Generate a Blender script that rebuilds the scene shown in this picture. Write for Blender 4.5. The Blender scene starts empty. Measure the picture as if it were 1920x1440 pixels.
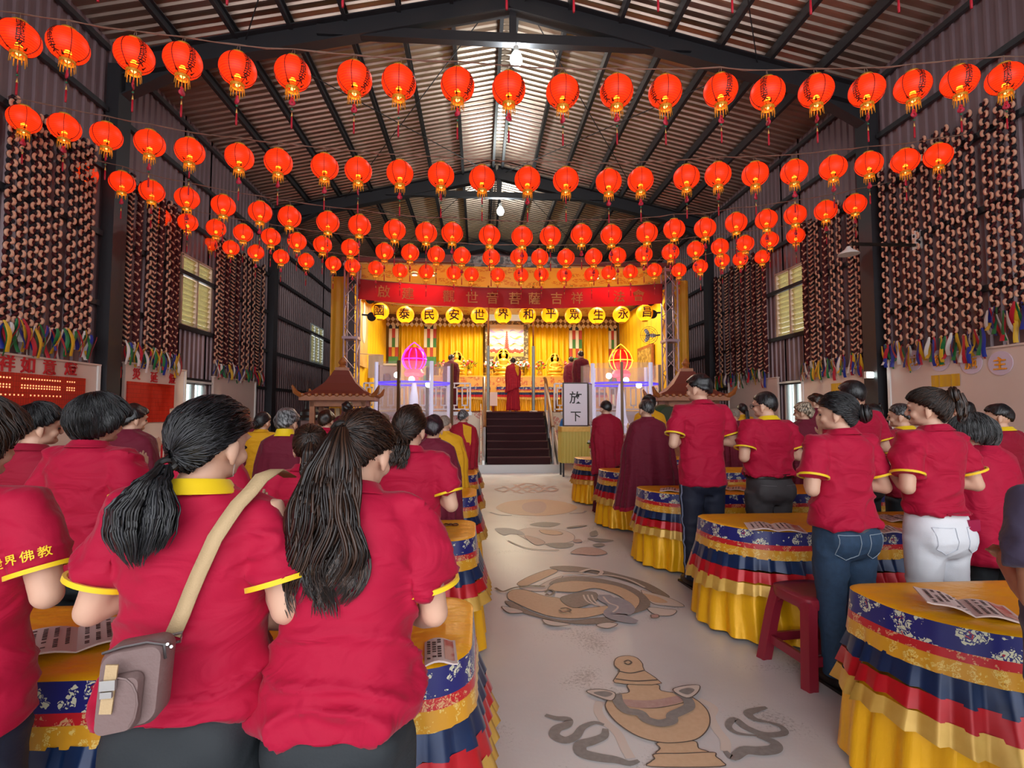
import bpy, math, random
import numpy as np
from mathutils import Vector, Matrix, Quaternion
random.seed(7); rng = np.random.RandomState(11)
SC = bpy.context.scene
COL = SC.collection
PI = math.pi

# ------------------------------------------------------------------ camera, world, lights, exposure
F = 960.0; CAMH = 1.5
_ey = Vector(((898.0 - 960) / F, (772.0 - 720) / F, 1.0)).normalized()      # hall axis seen from the camera (x right, y down, z ahead)
_ez = Vector((0, -_ey.z, _ey.y)).normalized()
_ex = _ey.cross(_ez)
RW = Matrix((_ex, _ey, _ez))
cam_d = bpy.data.cameras.new('camera'); cam = bpy.data.objects.new('camera', cam_d); COL.objects.link(cam)
cam_d.sensor_width = 36; cam_d.lens = 36 * F / 1920; cam_d.clip_start = 0.05; cam_d.clip_end = 200
_r, _u, _b = RW @ Vector((1, 0, 0)), RW @ Vector((0, -1, 0)), RW @ Vector((0, 0, -1))
cam.matrix_world = Matrix(((_r.x, _u.x, _b.x, 0), (_r.y, _u.y, _b.y, 0), (_r.z, _u.z, _b.z, CAMH), (0, 0, 0, 1)))
SC.camera = cam

w = bpy.data.worlds.new('daylight'); SC.world = w; w.use_nodes = True
bg = w.node_tree.nodes['Background']
bg.inputs[0].default_value = (0.93, 0.96, 1.0, 1); bg.inputs[1].default_value = 2.9
SC.view_settings.view_transform = 'Standard'; SC.view_settings.look = 'None'
SC.view_settings.gamma = 1; SC.view_settings.use_curve_mapping = False
SC.view_settings.exposure = 0.3
SC.cycles.max_bounces = 6; SC.cycles.diffuse_bounces = 3; SC.cycles.glossy_bounces = 3
SC.cycles.transmission_bounces = 5; SC.cycles.transparent_max_bounces = 12
SC.cycles.sample_clamp_indirect = 4.0; SC.cycles.caustics_reflective = False; SC.cycles.caustics_refractive = False

def lamp(name, kind, loc, energy, color, size=0.1, rot=(0, 0, 0), size_y=None, parent=None):
    l = bpy.data.lights.new(name, kind); l.energy = energy; l.color = color
    if kind == 'AREA':
        l.size = size
        if size_y: l.shape = 'RECTANGLE'; l.size_y = size_y
    else: l.shadow_soft_size = size
    o = bpy.data.objects.new(name, l); COL.objects.link(o); o.location = loc; o.rotation_euler = rot
    o.parent = parent
    return o
STAGE_Z = 1.5
# downlights in the stage canopy (their fixtures are built with the canopy), ceiling bulbs with their holders
for _x in (-1.9, -1.4, 3.5, 4.0):
    lamp('canopy_downlight', 'SPOT', (_x, 15.0, 5.36), 150, (1, .92, .68), .06).data.spot_size = 2.6
for _x, _y, _e in ((-2.6, 17.6, 50), (-.6, 17.6, 60), (1.0, 17.4, 420), (2.6, 17.6, 60), (4.6, 17.6, 50)):
    lamp('canopy_downlight', 'SPOT', (_x, _y, 5.22), _e, (1, .91, .64), .08).data.spot_size = 2.7
lamp('ceiling_bulb_light', 'POINT', (.73, 10, 8.78), 250, (.92, 1, .96), .12)
lamp('ceiling_bulb_light', 'POINT', (.70, 17.5, 8.62), 260, (.92, 1, .96), .12)

# ------------------------------------------------------------------ helpers
def lin(h):
    h = h.lstrip('#'); c = [int(h[i:i + 2], 16) / 255 for i in (0, 2, 4)]
    return tuple(x / 12.92 if x <= .04045 else ((x + .055) / 1.055) ** 2.4 for x in c) + (1,)
def ray(px, py): return RW @ Vector(((px - 960) / F, (py - 720) / F, 1))
def atY(px, py, Y):
    d = ray(px, py); t = Y / d.y; return Vector((d.x * t, Y, CAMH + d.z * t))
def atZ(px, py, z=0.0):
    d = ray(px, py); t = (z - CAMH) / d.z; return Vector((d.x * t, d.y * t, z))
def atX(px, py, X):
    d = ray(px, py); t = X / d.x; return Vector((X, d.y * t, CAMH + d.z * t))

MATS = {}
def mat(name, col, rough=.6, metal=0.0, spec=.5, noise=None, bump=None, sheen=0, emit=0, trans=0, aniso=0, coat=0, alpha=1, ecol=None, bstretch=(1, 1, 1)):
    """noise=(scale, second colour, contrast)   bump=(scale, strength)"""
    if name in MATS: return MATS[name]
    m = bpy.data.materials.new(name); m.use_nodes = True; nt = m.node_tree; b = nt.nodes['Principled BSDF']
    c = lin(col)
    b.inputs['Base Color'].default_value = c; b.inputs['Roughness'].default_value = rough
    b.inputs['Metallic'].default_value = metal; b.inputs['Specular IOR Level'].default_value = spec
    if sheen: b.inputs['Sheen Weight'].default_value = sheen; b.inputs['Sheen Roughness'].default_value = .4
    if coat: b.inputs['Coat Weight'].default_value = coat
    if trans: b.inputs['Transmission Weight'].default_value = trans
    if alpha < 1: b.inputs['Alpha'].default_value = alpha
    if emit: b.inputs['Emission Color'].default_value = lin(ecol or col); b.inputs['Emission Strength'].default_value = emit
    if noise or bump:
        tc = nt.nodes.new('ShaderNodeTexCoord'); mp = nt.nodes.new('ShaderNodeMapping'); nt.links.new(tc.outputs['Object'], mp.inputs[0])
        mp.inputs['Scale'].default_value = bstretch
    if noise:
        n = nt.nodes.new('ShaderNodeTexNoise'); n.inputs['Scale'].default_value = noise[0]; n.inputs['Detail'].default_value = 5
        nt.links.new(mp.outputs[0], n.inputs['Vector'])
        r = nt.nodes.new('ShaderNodeValToRGB'); k = noise[2] if len(noise) > 2 else .2
        r.color_ramp.elements[0].position = .5 - k; r.color_ramp.elements[1].position = .5 + k
        r.color_ramp.elements[0].color = c; r.color_ramp.elements[1].color = lin(noise[1])
        nt.links.new(n.outputs['Fac'], r.inputs[0]); nt.links.new(r.outputs[0], b.inputs['Base Color'])
    if bump:
        n2 = nt.nodes.new('ShaderNodeTexNoise'); n2.inputs['Scale'].default_value = bump[0]; n2.inputs['Detail'].default_value = 4
        nt.links.new(mp.outputs[0], n2.inputs['Vector'])
        bp = nt.nodes.new('ShaderNodeBump'); bp.inputs['Strength'].default_value = bump[1]; bp.inputs['Distance'].default_value = .02
        nt.links.new(n2.outputs['Fac'], bp.inputs['Height']); nt.links.new(bp.outputs[0], b.inputs['Normal'])
    MATS[name] = m; return m

def brocade(name, base, petals, heart, scale=9, rough=.4):
    """woven flowers: petals from a polar voronoi pattern"""
    m = bpy.data.materials.new(name); m.use_nodes = True; nt = m.node_tree; b = nt.nodes['Principled BSDF']; N = nt.nodes.new; L = nt.links.new
    b.inputs['Roughness'].default_value = rough; b.inputs['Sheen Weight'].default_value = .2
    tc = N('ShaderNodeTexCoord'); nz = N('ShaderNodeTexNoise'); nz.inputs['Scale'].default_value = scale * 2.2; nz.inputs['Detail'].default_value = 2
    L(tc.outputs['Object'], nz.inputs['Vector'])
    mx = N('ShaderNodeVectorMath'); mx.operation = 'MULTIPLY_ADD'; mx.inputs[1].default_value = (.09,) * 3
    L(nz.outputs['Color'], mx.inputs[0]); L(tc.outputs['Object'], mx.inputs[2])
    v = N('ShaderNodeTexVoronoi'); v.inputs['Scale'].default_value = scale; L(mx.outputs[0], v.inputs['Vector'])
    v2 = N('ShaderNodeTexVoronoi'); v2.inputs['Scale'].default_value = scale * 3.3; v2.feature = 'DISTANCE_TO_EDGE'; L(mx.outputs[0], v2.inputs['Vector'])
    r = N('ShaderNodeValToRGB'); e = r.color_ramp.elements
    r.color_ramp.interpolation = 'CONSTANT'
    e[0].position = 0; e[0].color = lin(heart); e[1].position = .13; e[1].color = lin(petals)
    x = e.new(.43); x.color = lin(base)
    L(v.outputs['Distance'], r.inputs[0])
    r2 = N('ShaderNodeValToRGB'); r2.color_ramp.interpolation = 'CONSTANT'
    r2.color_ramp.elements[0].color = (0, 0, 0, 1); r2.color_ramp.elements[1].position = .09; r2.color_ramp.elements[1].color = (1, 1, 1, 1)
    L(v2.outputs['Distance'], r2.inputs[0])
    mixn = N('ShaderNodeMix'); mixn.data_type = 'RGBA'; mixn.inputs[6].default_value = lin(base)
    L(r2.outputs[0], mixn.inputs[0]); L(r.outputs[0], mixn.inputs[7]); L(mixn.outputs[2], b.inputs['Base Color'])
    MATS[name] = m; return m

class MB:
    def __init__(s): s.v = []; s.f = []; s.m = []
    def add(s, vs, fs, mi=0):
        o = len(s.v); s.v.extend([tuple(p) for p in vs]); s.f.extend([[i + o for i in f] for f in fs]); s.m.extend([mi] * len(fs)); return s
    def box(s, c, d, mi=0, rz=0, M=None):
        x, y, z = d[0] / 2, d[1] / 2, d[2] / 2
        ps = [Vector((a, b, e)) for e in (-z, z) for a, b in ((-x, -y), (x, -y), (x, y), (-x, y))]
        R = M or (Matrix.Rotation(rz, 3, 'Z') if rz else None)
        ps = [(R @ p if R else p) + Vector(c) for p in ps]
        return s.add(ps, [[3, 2, 1, 0], [4, 5, 6, 7], [0, 1, 5, 4], [1, 2, 6, 5], [2, 3, 7, 6], [3, 0, 4, 7]], mi)
    def bar(s, p, q, wd, ht, mi=0, up=(0, 0, 1)):
        p = Vector(p); q = Vector(q); d = q - p; y = d.normalized(); u = Vector(up)
        x = y.cross(u)
        if x.length < 1e-4: x = y.cross(Vector((1, 0, 0)))
        x.normalize(); z = x.cross(y)
        return s.box((p + q) / 2, (wd, d.length, ht), mi, M=Matrix((x, y, z)).transposed())
    def loft(s, rings, mi=0, closed=True, cap0=True, cap1=True):
        n = len(rings[0]); vs = [p for r in rings for p in r]; fs = []
        for i in range(len(rings) - 1):
            for j in range(n if closed else n - 1):
                k = (j + 1) % n; fs.append([i * n + j, i * n + k, (i + 1) * n + k, (i + 1) * n + j])
        if closed and cap0: fs.append(list(range(n))[::-1])
        if closed and cap1: fs.append([(len(rings) - 1) * n + j for j in range(n)])
        return s.add(vs, fs, mi)
    def tube(s, pts, r, n=6, mi=0, cap=True, flat=1.0):
        pts = [Vector(p) for p in pts]; rr = r if hasattr(r, '__len__') else [r] * len(pts)
        t0 = (pts[1] - pts[0]).normalized(); a = t0.orthogonal().normalized(); rings = []
        for i, p in enumerate(pts):
            t = (pts[min(i + 1, len(pts) - 1)] - pts[max(i - 1, 0)])
            if t.length < 1e-9: t = t0
            t.normalize(); a = (a - t * a.dot(t))
            if a.length < 1e-6: a = t.orthogonal()
            a.normalize(); b = t.cross(a)
            rings.append([p + (a * math.cos(2 * PI * j / n) + b * math.sin(2 * PI * j / n) * flat) * rr[i] for j in range(n)])
        return s.loft(rings, mi, True, cap, cap)
    def lathe(s, prof, n=16, c=(0, 0, 0), mi=0, cap=True, sy=1.0):
        rings = [[Vector((c[0] + r * math.cos(2 * PI * j / n), c[1] + sy * r * math.sin(2 * PI * j / n), c[2] + z)) for j in range(n)] for r, z in prof]
        return s.loft(rings, mi, True, cap, cap)
    def ell(s, c, r, mi=0, nu=14, nv=9, M=None):
        rings = []
        for i in range(nv + 1):
            th = PI * (i + .001) / (nv + .002); rings.append([])
            for j in range(nu):
                p = Vector((r[0] * math.sin(th) * math.cos(2 * PI * j / nu), r[1] * math.sin(th) * math.sin(2 * PI * j / nu), -r[2] * math.cos(th)))
                rings[-1].append((M @ p if M else p) + Vector(c))
        return s.loft(rings, mi)
    def poly(s, pts, mi=0, thick=None, nrm=(0, 0, 1)):
        pts = [Vector(p) for p in pts]; n = len(pts)
        if not thick: return s.add(pts, [list(range(n))], mi)
        q = [p + Vector(nrm) * thick for p in pts]
        return s.add(pts + q, [list(range(n))[::-1], list(range(n, 2 * n))] + [[i, (i + 1) % n, n + (i + 1) % n, n + i] for i in range(n)], mi)
    def merge(s, o, M=None, mi=None):
        s.add([(M @ Vector(p)) if M else p for p in o.v], o.f, 0)
        s.m[-len(o.f):] = [mi if mi is not None else k for k in o.m]; return s
    def mesh(s, name, mats, smooth=True):
        me = bpy.data.meshes.new(name); me.from_pydata([tuple(p) for p in s.v], [], s.f)
        for m in (mats if isinstance(mats, (list, tuple)) else [mats]): me.materials.append(m)
        me.polygons.foreach_set('material_index', s.m)
        if smooth: me.polygons.foreach_set('use_smooth', [True] * len(s.f))
        me.update(); return me
    def build(s, name, mats, parent=None, smooth=True):
        o = bpy.data.objects.new(name, s.mesh(name, mats, smooth)); COL.objects.link(o); o.parent = parent
        if smooth:
            try: o.data.set_sharp_from_angle(angle=math.radians(40))
            except Exception: pass
        return o
def tag(o, label=None, cat=None, group=None, kind=None):
    if label: o['label'] = label
    if cat: o['category'] = cat
    if group: o['group'] = group
    if kind: o['kind'] = kind
    return o
def thing(name, label, cat, loc=(0, 0, 0), rz=0, group=None):
    o = bpy.data.objects.new(name, None); COL.objects.link(o); o.location = loc; o.rotation_euler = (0, 0, rz)
    o.empty_display_size = .1
    return tag(o, label, cat, group)
def struct(name, mb, mats, smooth=False):
    o = mb.build(name, mats, None, smooth); o['kind'] = 'structure'; return o
def link_part(src, parent, mats=None, loc=None):
    o = src.copy(); COL.objects.link(o); o.parent = parent
    if loc is not None: o.location = loc
    if mats is not None:
        for i, m in enumerate(mats): o.material_slots[i].link = 'OBJECT'; o.material_slots[i].material = m
    return o
def dup_tree(root, loc, rz=0, label=None, group=None, scale=None):
    r = root.copy(); COL.objects.link(r); r.location = loc; r.rotation_euler = (0, 0, rz)
    if scale: r.scale = (scale,) * 3
    if label: r['label'] = label
    if group: r['group'] = group
    for ch in list(root.children):
        c = ch.copy(); COL.objects.link(c); c.parent = r
        for g in ch.children:
            d = g.copy(); COL.objects.link(d); d.parent = c
    return r
ORD = ['first', 'second', 'third', 'fourth', 'fifth', 'sixth', 'seventh', 'eighth', 'ninth', 'tenth', 'eleventh', 'twelfth', 'thirteenth', 'fourteenth', 'fifteenth',
       'sixteenth', 'seventeenth', 'eighteenth', 'nineteenth', 'twentieth', 'twenty-first', 'twenty-second', 'twenty-third', 'twenty-fourth', 'twenty-fifth', 'twenty-sixth', 'twenty-seventh', 'twenty-eighth']
_tx = {}
def text_mb(body, size=1.0, bold=.0, depth=0.0):
    """flat lettering centred on the origin in the XZ plane facing -Y"""
    k = (body, size, bold, depth)
    if k not in _tx:
        cu = bpy.data.curves.new('lettering', 'FONT'); cu.body = body; cu.size = size; cu.offset = bold * size; cu.extrude = depth; cu.resolution_u = 3
        o = bpy.data.objects.new('lettering', cu); COL.objects.link(o)
        dg = bpy.context.evaluated_depsgraph_get(); me = bpy.data.meshes.new_from_object(o.evaluated_get(dg))
        vs = [v.co.copy() for v in me.vertices]; fs = [list(p.vertices) for p in me.polygons]
        bpy.data.objects.remove(o); bpy.data.curves.remove(cu); bpy.data.meshes.remove(me)
        x0, x1 = min(v.x for v in vs), max(v.x for v in vs); y0, y1 = min(v.y for v in vs), max(v.y for v in vs)
        _tx[k] = ([Vector((v.x - (x0 + x1) / 2, -v.z, v.y - (y0 + y1) / 2)) for v in vs], fs)
    b = MB(); b.add(*_tx[k]); return b
def fine_text(body, size, bold, maxlen):
    """lettering cut into small faces so that it can lie on a curved surface"""
    import bmesh
    t = text_mb(body, size, bold); bm = bmesh.new(); vs = [bm.verts.new(p) for p in t.v]
    for f in t.f:
        try: bm.faces.new([vs[i] for i in f])
        except ValueError: pass
    for _ in range(4):
        bmesh.ops.triangulate(bm, faces=bm.faces[:]); es = [e for e in bm.edges if e.calc_length() > maxlen]
        if not es: break
        bmesh.ops.subdivide_edges(bm, edges=es, cuts=1)
    bm.verts.index_update(); b = MB(); b.add([v.co.copy() for v in bm.verts], [[v.index for v in f.verts] for f in bm.faces]); bm.free(); return b
def spline(pts, n=6, closed=True):
    out = []; m = len(pts)
    for i in range(m if closed else m - 1):
        if closed: p0, p1, p2, p3 = pts[i - 1], pts[i], pts[(i + 1) % m], pts[(i + 2) % m]
        else: p0, p1, p2, p3 = pts[max(i - 1, 0)], pts[i], pts[i + 1], pts[min(i + 2, m - 1)]
        for k in range(n):
            t = k / n
            out.append(tuple(.5 * (2 * b + (c - a) * t + (2 * a - 5 * b + 4 * c - d) * t * t + (3 * b - a - 3 * c + d) * t ** 3) for a, b, c, d in zip(p0, p1, p2, p3)))
    if not closed: out.append(tuple(pts[-1]))
    return out

# numpy noise: a sum of random plane waves (smooth, cheap, good for cloth folds and hair streaks)
def waves(P, freq, seed, n=14, stretch=(1, 1, 1)):
    r = np.random.RandomState(seed); k = r.normal(size=(n, 3)); k /= np.linalg.norm(k, axis=1)[:, None]
    k *= freq * r.uniform(.6, 1.5, (n, 1)) * np.array(stretch); ph = r.uniform(0, 6.28, n)
    return np.sin(P @ k.T + ph).sum(1) / math.sqrt(n)
def sstep(a, b, x):
    t = np.clip((x - a) / (b - a), 0, 1); return t * t * (3 - 2 * t)
def np_mesh(name, V, Fq, mats, parent=None, midx=None):
    me = bpy.data.meshes.new(name); n = len(Fq)
    me.vertices.add(len(V)); me.vertices.foreach_set('co', np.ascontiguousarray(V, dtype=np.float32).ravel())
    me.loops.add(n * 4); me.loops.foreach_set('vertex_index', np.ascontiguousarray(Fq, dtype=np.int32).ravel())
    me.polygons.add(n); me.polygons.foreach_set('loop_start', np.arange(n, dtype=np.int32) * 4)
    me.update(calc_edges=True)
    for m in (mats if isinstance(mats, (list, tuple)) else [mats]): me.materials.append(m)
    if midx is not None: me.polygons.foreach_set('material_index', midx)
    me.polygons.foreach_set('use_smooth', np.ones(n, dtype=bool)); me.update()
    o = bpy.data.objects.new(name, me); COL.objects.link(o); o.parent = parent; return o
def remesh(mb, voxel, smooth=3):
    me = mb.mesh('tmp', [], False); o = bpy.data.objects.new('tmp', me); COL.objects.link(o)
    m = o.modifiers.new('r', 'REMESH'); m.mode = 'VOXEL'; m.voxel_size = voxel
    if smooth: s = o.modifiers.new('s', 'SMOOTH'); s.iterations = smooth; s.factor = .5
    dg = bpy.context.evaluated_depsgraph_get(); e = bpy.data.meshes.new_from_object(o.evaluated_get(dg))
    V = np.empty(len(e.vertices) * 3, dtype=np.float32); e.vertices.foreach_get('co', V)
    L = np.empty(len(e.loops), dtype=np.int32); e.loops.foreach_get('vertex_index', L)
    bpy.data.objects.remove(o); bpy.data.meshes.remove(me); bpy.data.meshes.remove(e)
    return V.reshape(-1, 3).astype(float), L.reshape(-1, 4)
def vnormals(V, Fq):
    a = V[Fq[:, 2]] - V[Fq[:, 0]]; b = V[Fq[:, 3]] - V[Fq[:, 1]]; n = np.cross(a, b); N = np.zeros_like(V)
    for i in range(4): np.add.at(N, Fq[:, i], n)
    return N / (np.linalg.norm(N, axis=1)[:, None] + 1e-12)
# ------------------------------------------------------------------ the hall
XL, XR, XC = -7.08, 8.3, 0.6
EAVE, RIDGE = 8.55, 10.25
Y0, Y1 = -6.0, 26.0
STEEL = mat('dark_steel', '#3A3A3E', .45, .3, bump=(30, .08))
SHEET = mat('wall_sheet', '#8C7478', .42, .25, noise=(1.2, '#7A6468', .35))
ROOF = mat('roof_sheet', '#C6B2A4', .36, .8, noise=(.8, '#A48E80', .3), bump=(3, .12))
CONC = mat('polished_concrete', '#E4DFDE', .36, 0, .5, noise=(1.1, '#CBC5C4', .3), bump=(45, .05))
PANEL = mat('pink_wall_panel', '#E2CDC2', .5, noise=(2, '#DCC4B8', .3))
WHITE = mat('white_paint', '#EDEBE8', .45)
def floor_mat():
    nt = CONC.node_tree; b = nt.nodes['Principled BSDF']; N = nt.nodes.new; L = nt.links.new
    src = b.inputs['Base Color'].links[0].from_socket
    tc = N('ShaderNodeTexCoord'); n = N('ShaderNodeTexNoise'); n.inputs['Scale'].default_value = 60; n.inputs['Detail'].default_value = 6; n.inputs['Roughness'].default_value = .75
    n3 = N('ShaderNodeTexNoise'); n3.inputs['Scale'].default_value = 2.2
    L(tc.outputs['Object'], n.inputs[0]); L(tc.outputs['Object'], n3.inputs[0])
    ad = N('ShaderNodeMath'); ad.operation = 'ADD'; L(n.outputs['Fac'], ad.inputs[0]); L(n3.outputs['Fac'], ad.inputs[1])
    r = N('ShaderNodeValToRGB'); r.color_ramp.elements[0].position = .72; r.color_ramp.elements[0].color = lin('#8F8783'); r.color_ramp.elements[1].position = .86; r.color_ramp.elements[1].color = (1, 1, 1, 1)
    L(ad.outputs[0], r.inputs[0])
    mx = N('ShaderNodeMix'); mx.data_type = 'RGBA'; mx.blend_type = 'MULTIPLY'; mx.inputs[0].default_value = .55
    L(src, mx.inputs[6]); L(r.outputs[0], mx.inputs[7]); L(mx.outputs[2], b.inputs['Base Color'])
floor_mat()
fl = MB(); fl.box(((XL + XR) / 2, 9, -.1), (XR - XL + 3, 38, .2)); struct('floor', fl, CONC)

def corr(mb, X, y0, y1, z0, z1, s, p=.2, d=.035):
    """ribbed sheet in the plane x = X, ribs upright, standing d towards s"""
    ys = []; k = math.floor(y0 / p)
    while k * p < y1:
        b = k * p
        ys += [(b, 0), (b + .11, 0), (b + .13, d), (b + .18, d)]; k += 1
    ys = [(min(max(y, y0), y1), o) for y, o in ys if y0 - .2 < y < y1 + .2] + [(y1, 0)]
    mb.loft([[Vector((X + s * o, y, z)) for y, o in ys] for z in (z0, z1)], 0, False)
def wall(name, X, s, holes):
    mb = MB(); ys = sorted({Y0, Y1} | {h[0] for h in holes} | {h[1] for h in holes})
    for a, b in zip(ys, ys[1:]):
        hs = sorted((h[2], h[3]) for h in holes if h[0] <= a and h[1] >= b); z = 0
        for u, v in hs + [(EAVE + .15, 0)]:
            if u > z: corr(mb, X, a, b, z, u, s)
            z = v
    return struct(name, mb, SHEET)
HL = [(12.45, 13.8, 3.56, 5.25), (21.8, 23.5, 3.6, 5.2), (12.6, 13.65, .9, 2.2)]
HR = [(12.35, 13.6, 3.52, 5.3), (12.5, 13.3, .9, 2.25)]
wall('wall_left', XL, 1, HL); wall('wall_right', XR, -1, HR)
bw = MB(); bw.poly([(XL, Y1, 0), (XR, Y1, 0), (XR, Y1, EAVE + .15), (XC, Y1, RIDGE + .15), (XL, Y1, EAVE + .15)], 0, .1, (0, 1, 0)); struct('wall_back', bw, SHEET)
def roof_z(x): return RIDGE - (RIDGE - EAVE) * abs(x - XC) / (XR - XC if x > XC else XC - XL)
rf = MB()
for xe in (XL - .3, XR + .3):
    prof = []; k = 0; y = Y0
    while y < Y1: prof += [(y, 0), (y + .1, 0), (y + .125, -.04), (y + .175, -.04)]; y += .2
    rows = [[Vector((x, yy, roof_z(x) + .06 + dz)) for yy, dz in prof] for x in (XC, xe)]
    rf.loft(rows, 0, False)
rf.box((XC, 10, RIDGE + .03), (.5, 32, .02))
struct('ceiling', rf, ROOF)

def hbeam(mb, p, q, wd, ht, up=(0, 0, 1), t=.025):
    p, q, u = Vector(p), Vector(q), Vector(up)
    y = (q - p).normalized(); x = y.cross(u).normalized(); z = x.cross(y)
    for s in (-1, 1): mb.bar(p + z * s * (ht - t) / 2, q + z * s * (ht - t) / 2, wd, t, 0, up)
    mb.bar(p, q, t, ht - 2 * t, 0, up)
for i, fy in enumerate((-4.0, 2.9, 10.0, 17.5, 25.0)):
    for X, s in ((XL + .04, 1), (XR - .04, -1)):
        c = MB(); x = X + s * .12
        c.box((x - .1, fy, 4.05), (.025, .36, 8.1)); c.box((x + .1, fy, 4.05), (.025, .36, 8.1)); c.box((x, fy, 4.05), (.18, .03, 8.1)); c.box((x, fy - .165, 4.05), (.2, .02, 8.1)); c.box((x, fy + .165, 4.05), (.2, .02, 8.1))
        c.box((x, fy, .012), (.3, .5, .024)); struct('steel_column', c, STEEL)
        r = MB(); hbeam(r, (X + s * .1, fy, roof_z(X + s * .1) - .46), (XC, fy, RIDGE - .40), .26, .44)
        zz = roof_z(X + s * .3); r.poly([(X + s * .1, fy - .012, zz - .6), (X + s * .1, fy - .012, zz - 1.15), (X + s * 1.5, fy - .012, roof_z(X + s * 1.5) - .66)], 0, .024, (0, 1, 0))
        r.bar((X + s * .1, fy, zz - 1.15), (X + s * 1.5, fy, roof_z(X + s * 1.5) - .66), .24, .03)
        struct('roof_beam', r, STEEL)
    t = MB(); t.bar((-3.22, fy, 9.04), (4.36, fy, 9.04), .16, .2); t.bar((.66, fy, 9.1), (.66, fy, RIDGE - .3), .14, .12, 0, (0, 1, 0)); struct('tie_beam', t, STEEL)
for s in (-1, 1):
    for k in range(8):
        d = .16 + k * 1.05
        x = XC + s * d
        if XL + .2 < x < XR - .2:
            p = MB(); z = roof_z(x) - .14
            p.bar((x, Y0, z), (x, Y1, z), .02, .2); p.bar((x + .03, Y0, z + .1), (x + .03, Y1, z + .1), .08, .015); p.bar((x + .03, Y0, z - .1), (x + .03, Y1, z - .1), .08, .015)
            struct('roof_purlin', p, STEEL)
for X, s in ((XL, 1), (XR, -1)):
    for z in (2.27, 3.5, 4.8, 6.05, 7.18, 8.35):
        g = MB(); ends = (-4.0, 2.9, 10, 17.5, 25, Y1)
        for a, b in zip(ends, ends[1:]):
            g.bar((X + s * .085, a + .22, z), (X + s * .085, b - .22, z), .08, .1)
        struct('wall_girt', g, STEEL)
for a, b in ((2.9, 10), (10, 17.5), (17.5, 25)):
    for s in (-1, 1):
        xx = XC + s * 5.2
        for p, q in (((XC + s * .3, a), (xx, b)), ((xx, a), (XC + s * .3, b))):
            br = MB(); br.tube([(p[0], p[1], roof_z(p[0]) - .3), (q[0], q[1], roof_z(q[0]) - .3)], .012, 5); struct('brace_rod', br, STEEL)

# windows: frame, louvres, glass
LOUV = mat('louvre_glass', '#D9CC8C', .25, 0, .5, trans=.35, bump=(25, .3)); LOUV2 = mat('frosted_pane', '#E4F2EE', .2, trans=.75)
ALU = mat('window_frame_cream', '#C8AE96', .45); ALU2 = mat('window_frame_white', '#D9DEDC', .4)
def louvre(n, X, s, y0, y1, z0, z1, fm, cols=2):
    w = MB(); w.box((X, (y0 + y1) / 2, z0), (.12, y1 - y0 + .08, .06)); w.box((X, (y0 + y1) / 2, z1), (.12, y1 - y0 + .08, .06))
    for k in range(cols + 1): w.box((X, y0 + (y1 - y0) * k / cols, (z0 + z1) / 2), (.12, .07, z1 - z0))
    w.box((X, (y0 + y1) / 2, z0 + (z1 - z0) * .72), (.1, y1 - y0, .05))
    o = struct('window_%d' % n, w, fm)
    g = MB(); nb = 13
    for k in range(nb):
        z = z0 + (k + .5) * (z1 - z0) / nb
        for c in range(cols):
            ya = y0 + (y1 - y0) * c / cols + .04; yb = y0 + (y1 - y0) * (c + 1) / cols - .04
            g.box((X, (ya + yb) / 2, z), (.008, yb - ya, (z1 - z0) / nb * .95), M=Matrix.Rotation(s * .45, 3, 'Y'))
    g.build('louvre_blades', LOUV, o, False)
louvre(1, XL, 1, *HL[0], ALU); louvre(2, XL, 1, *HL[1], ALU2, 3); louvre(3, XR, -1, *HR[0], ALU)
for n, X, s, h in ((4, XL, 1, HL[2]), (5, XR, -1, HR[1])):
    w = MB(); y0, y1, z0, z1 = h
    for y in (y0, (y0 + y1) / 2, y1): w.box((X, y, (z0 + z1) / 2), (.1, .06, z1 - z0))
    for z in (z0, z1): w.box((X, (y0 + y1) / 2, z), (.1, y1 - y0 + .06, .06))
    for k in (1, 2, 4, 5): w.box((X - s * .06, y0 + (y1 - y0) * k / 6, (z0 + z1) / 2), (.015, .015, z1 - z0))
    w.box((X + s * .05, (y0 + y1) / 2, z1 + .03), (.22, y1 - y0 + .3, .05))
    o = struct('window_%d' % n, w, ALU2)
    g = MB(); g.box((X, (y0 + y1) / 2, (z0 + z1) / 2), (.01, y1 - y0, z1 - z0)); g.build('window_pane', LOUV2, o, False)
# smooth wall panels (dado) below the garlands
pn = 0
for X, s, spans in ((XL, 1, ((-3, 2.9, 2.33), (3.5, 9.76, 2.33), (10.45, 12.5, 2.45), (13.8, 16.3, 2.4))), (XR, -1, ((-3, 2.9, 2.5), (3.5, 9.65, 2.5), (10.3, 12.38, 2.45), (13.45, 16.2, 2.42)))):
    for y0, y1, z in spans:
        pn += 1; w = MB(); w.box((X + s * .15, (y0 + y1) / 2, z / 2), (.06, y1 - y0, z)); w.box((X + s * .16, (y0 + y1) / 2, z + .015), (.1, y1 - y0 + .02, .03)); w.box((X + s * .17, y1 - .03, z / 2), (.08, .06, z), 1)
        w.box((X + s * .2, (y0 + y1) / 2, .86), (.1, y1 - y0, .05), 1)
        o = struct('wall_panel', w, [PANEL, WHITE])
PX = {1: XL + .18, -1: XR - .18}      # face of the panels

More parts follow.
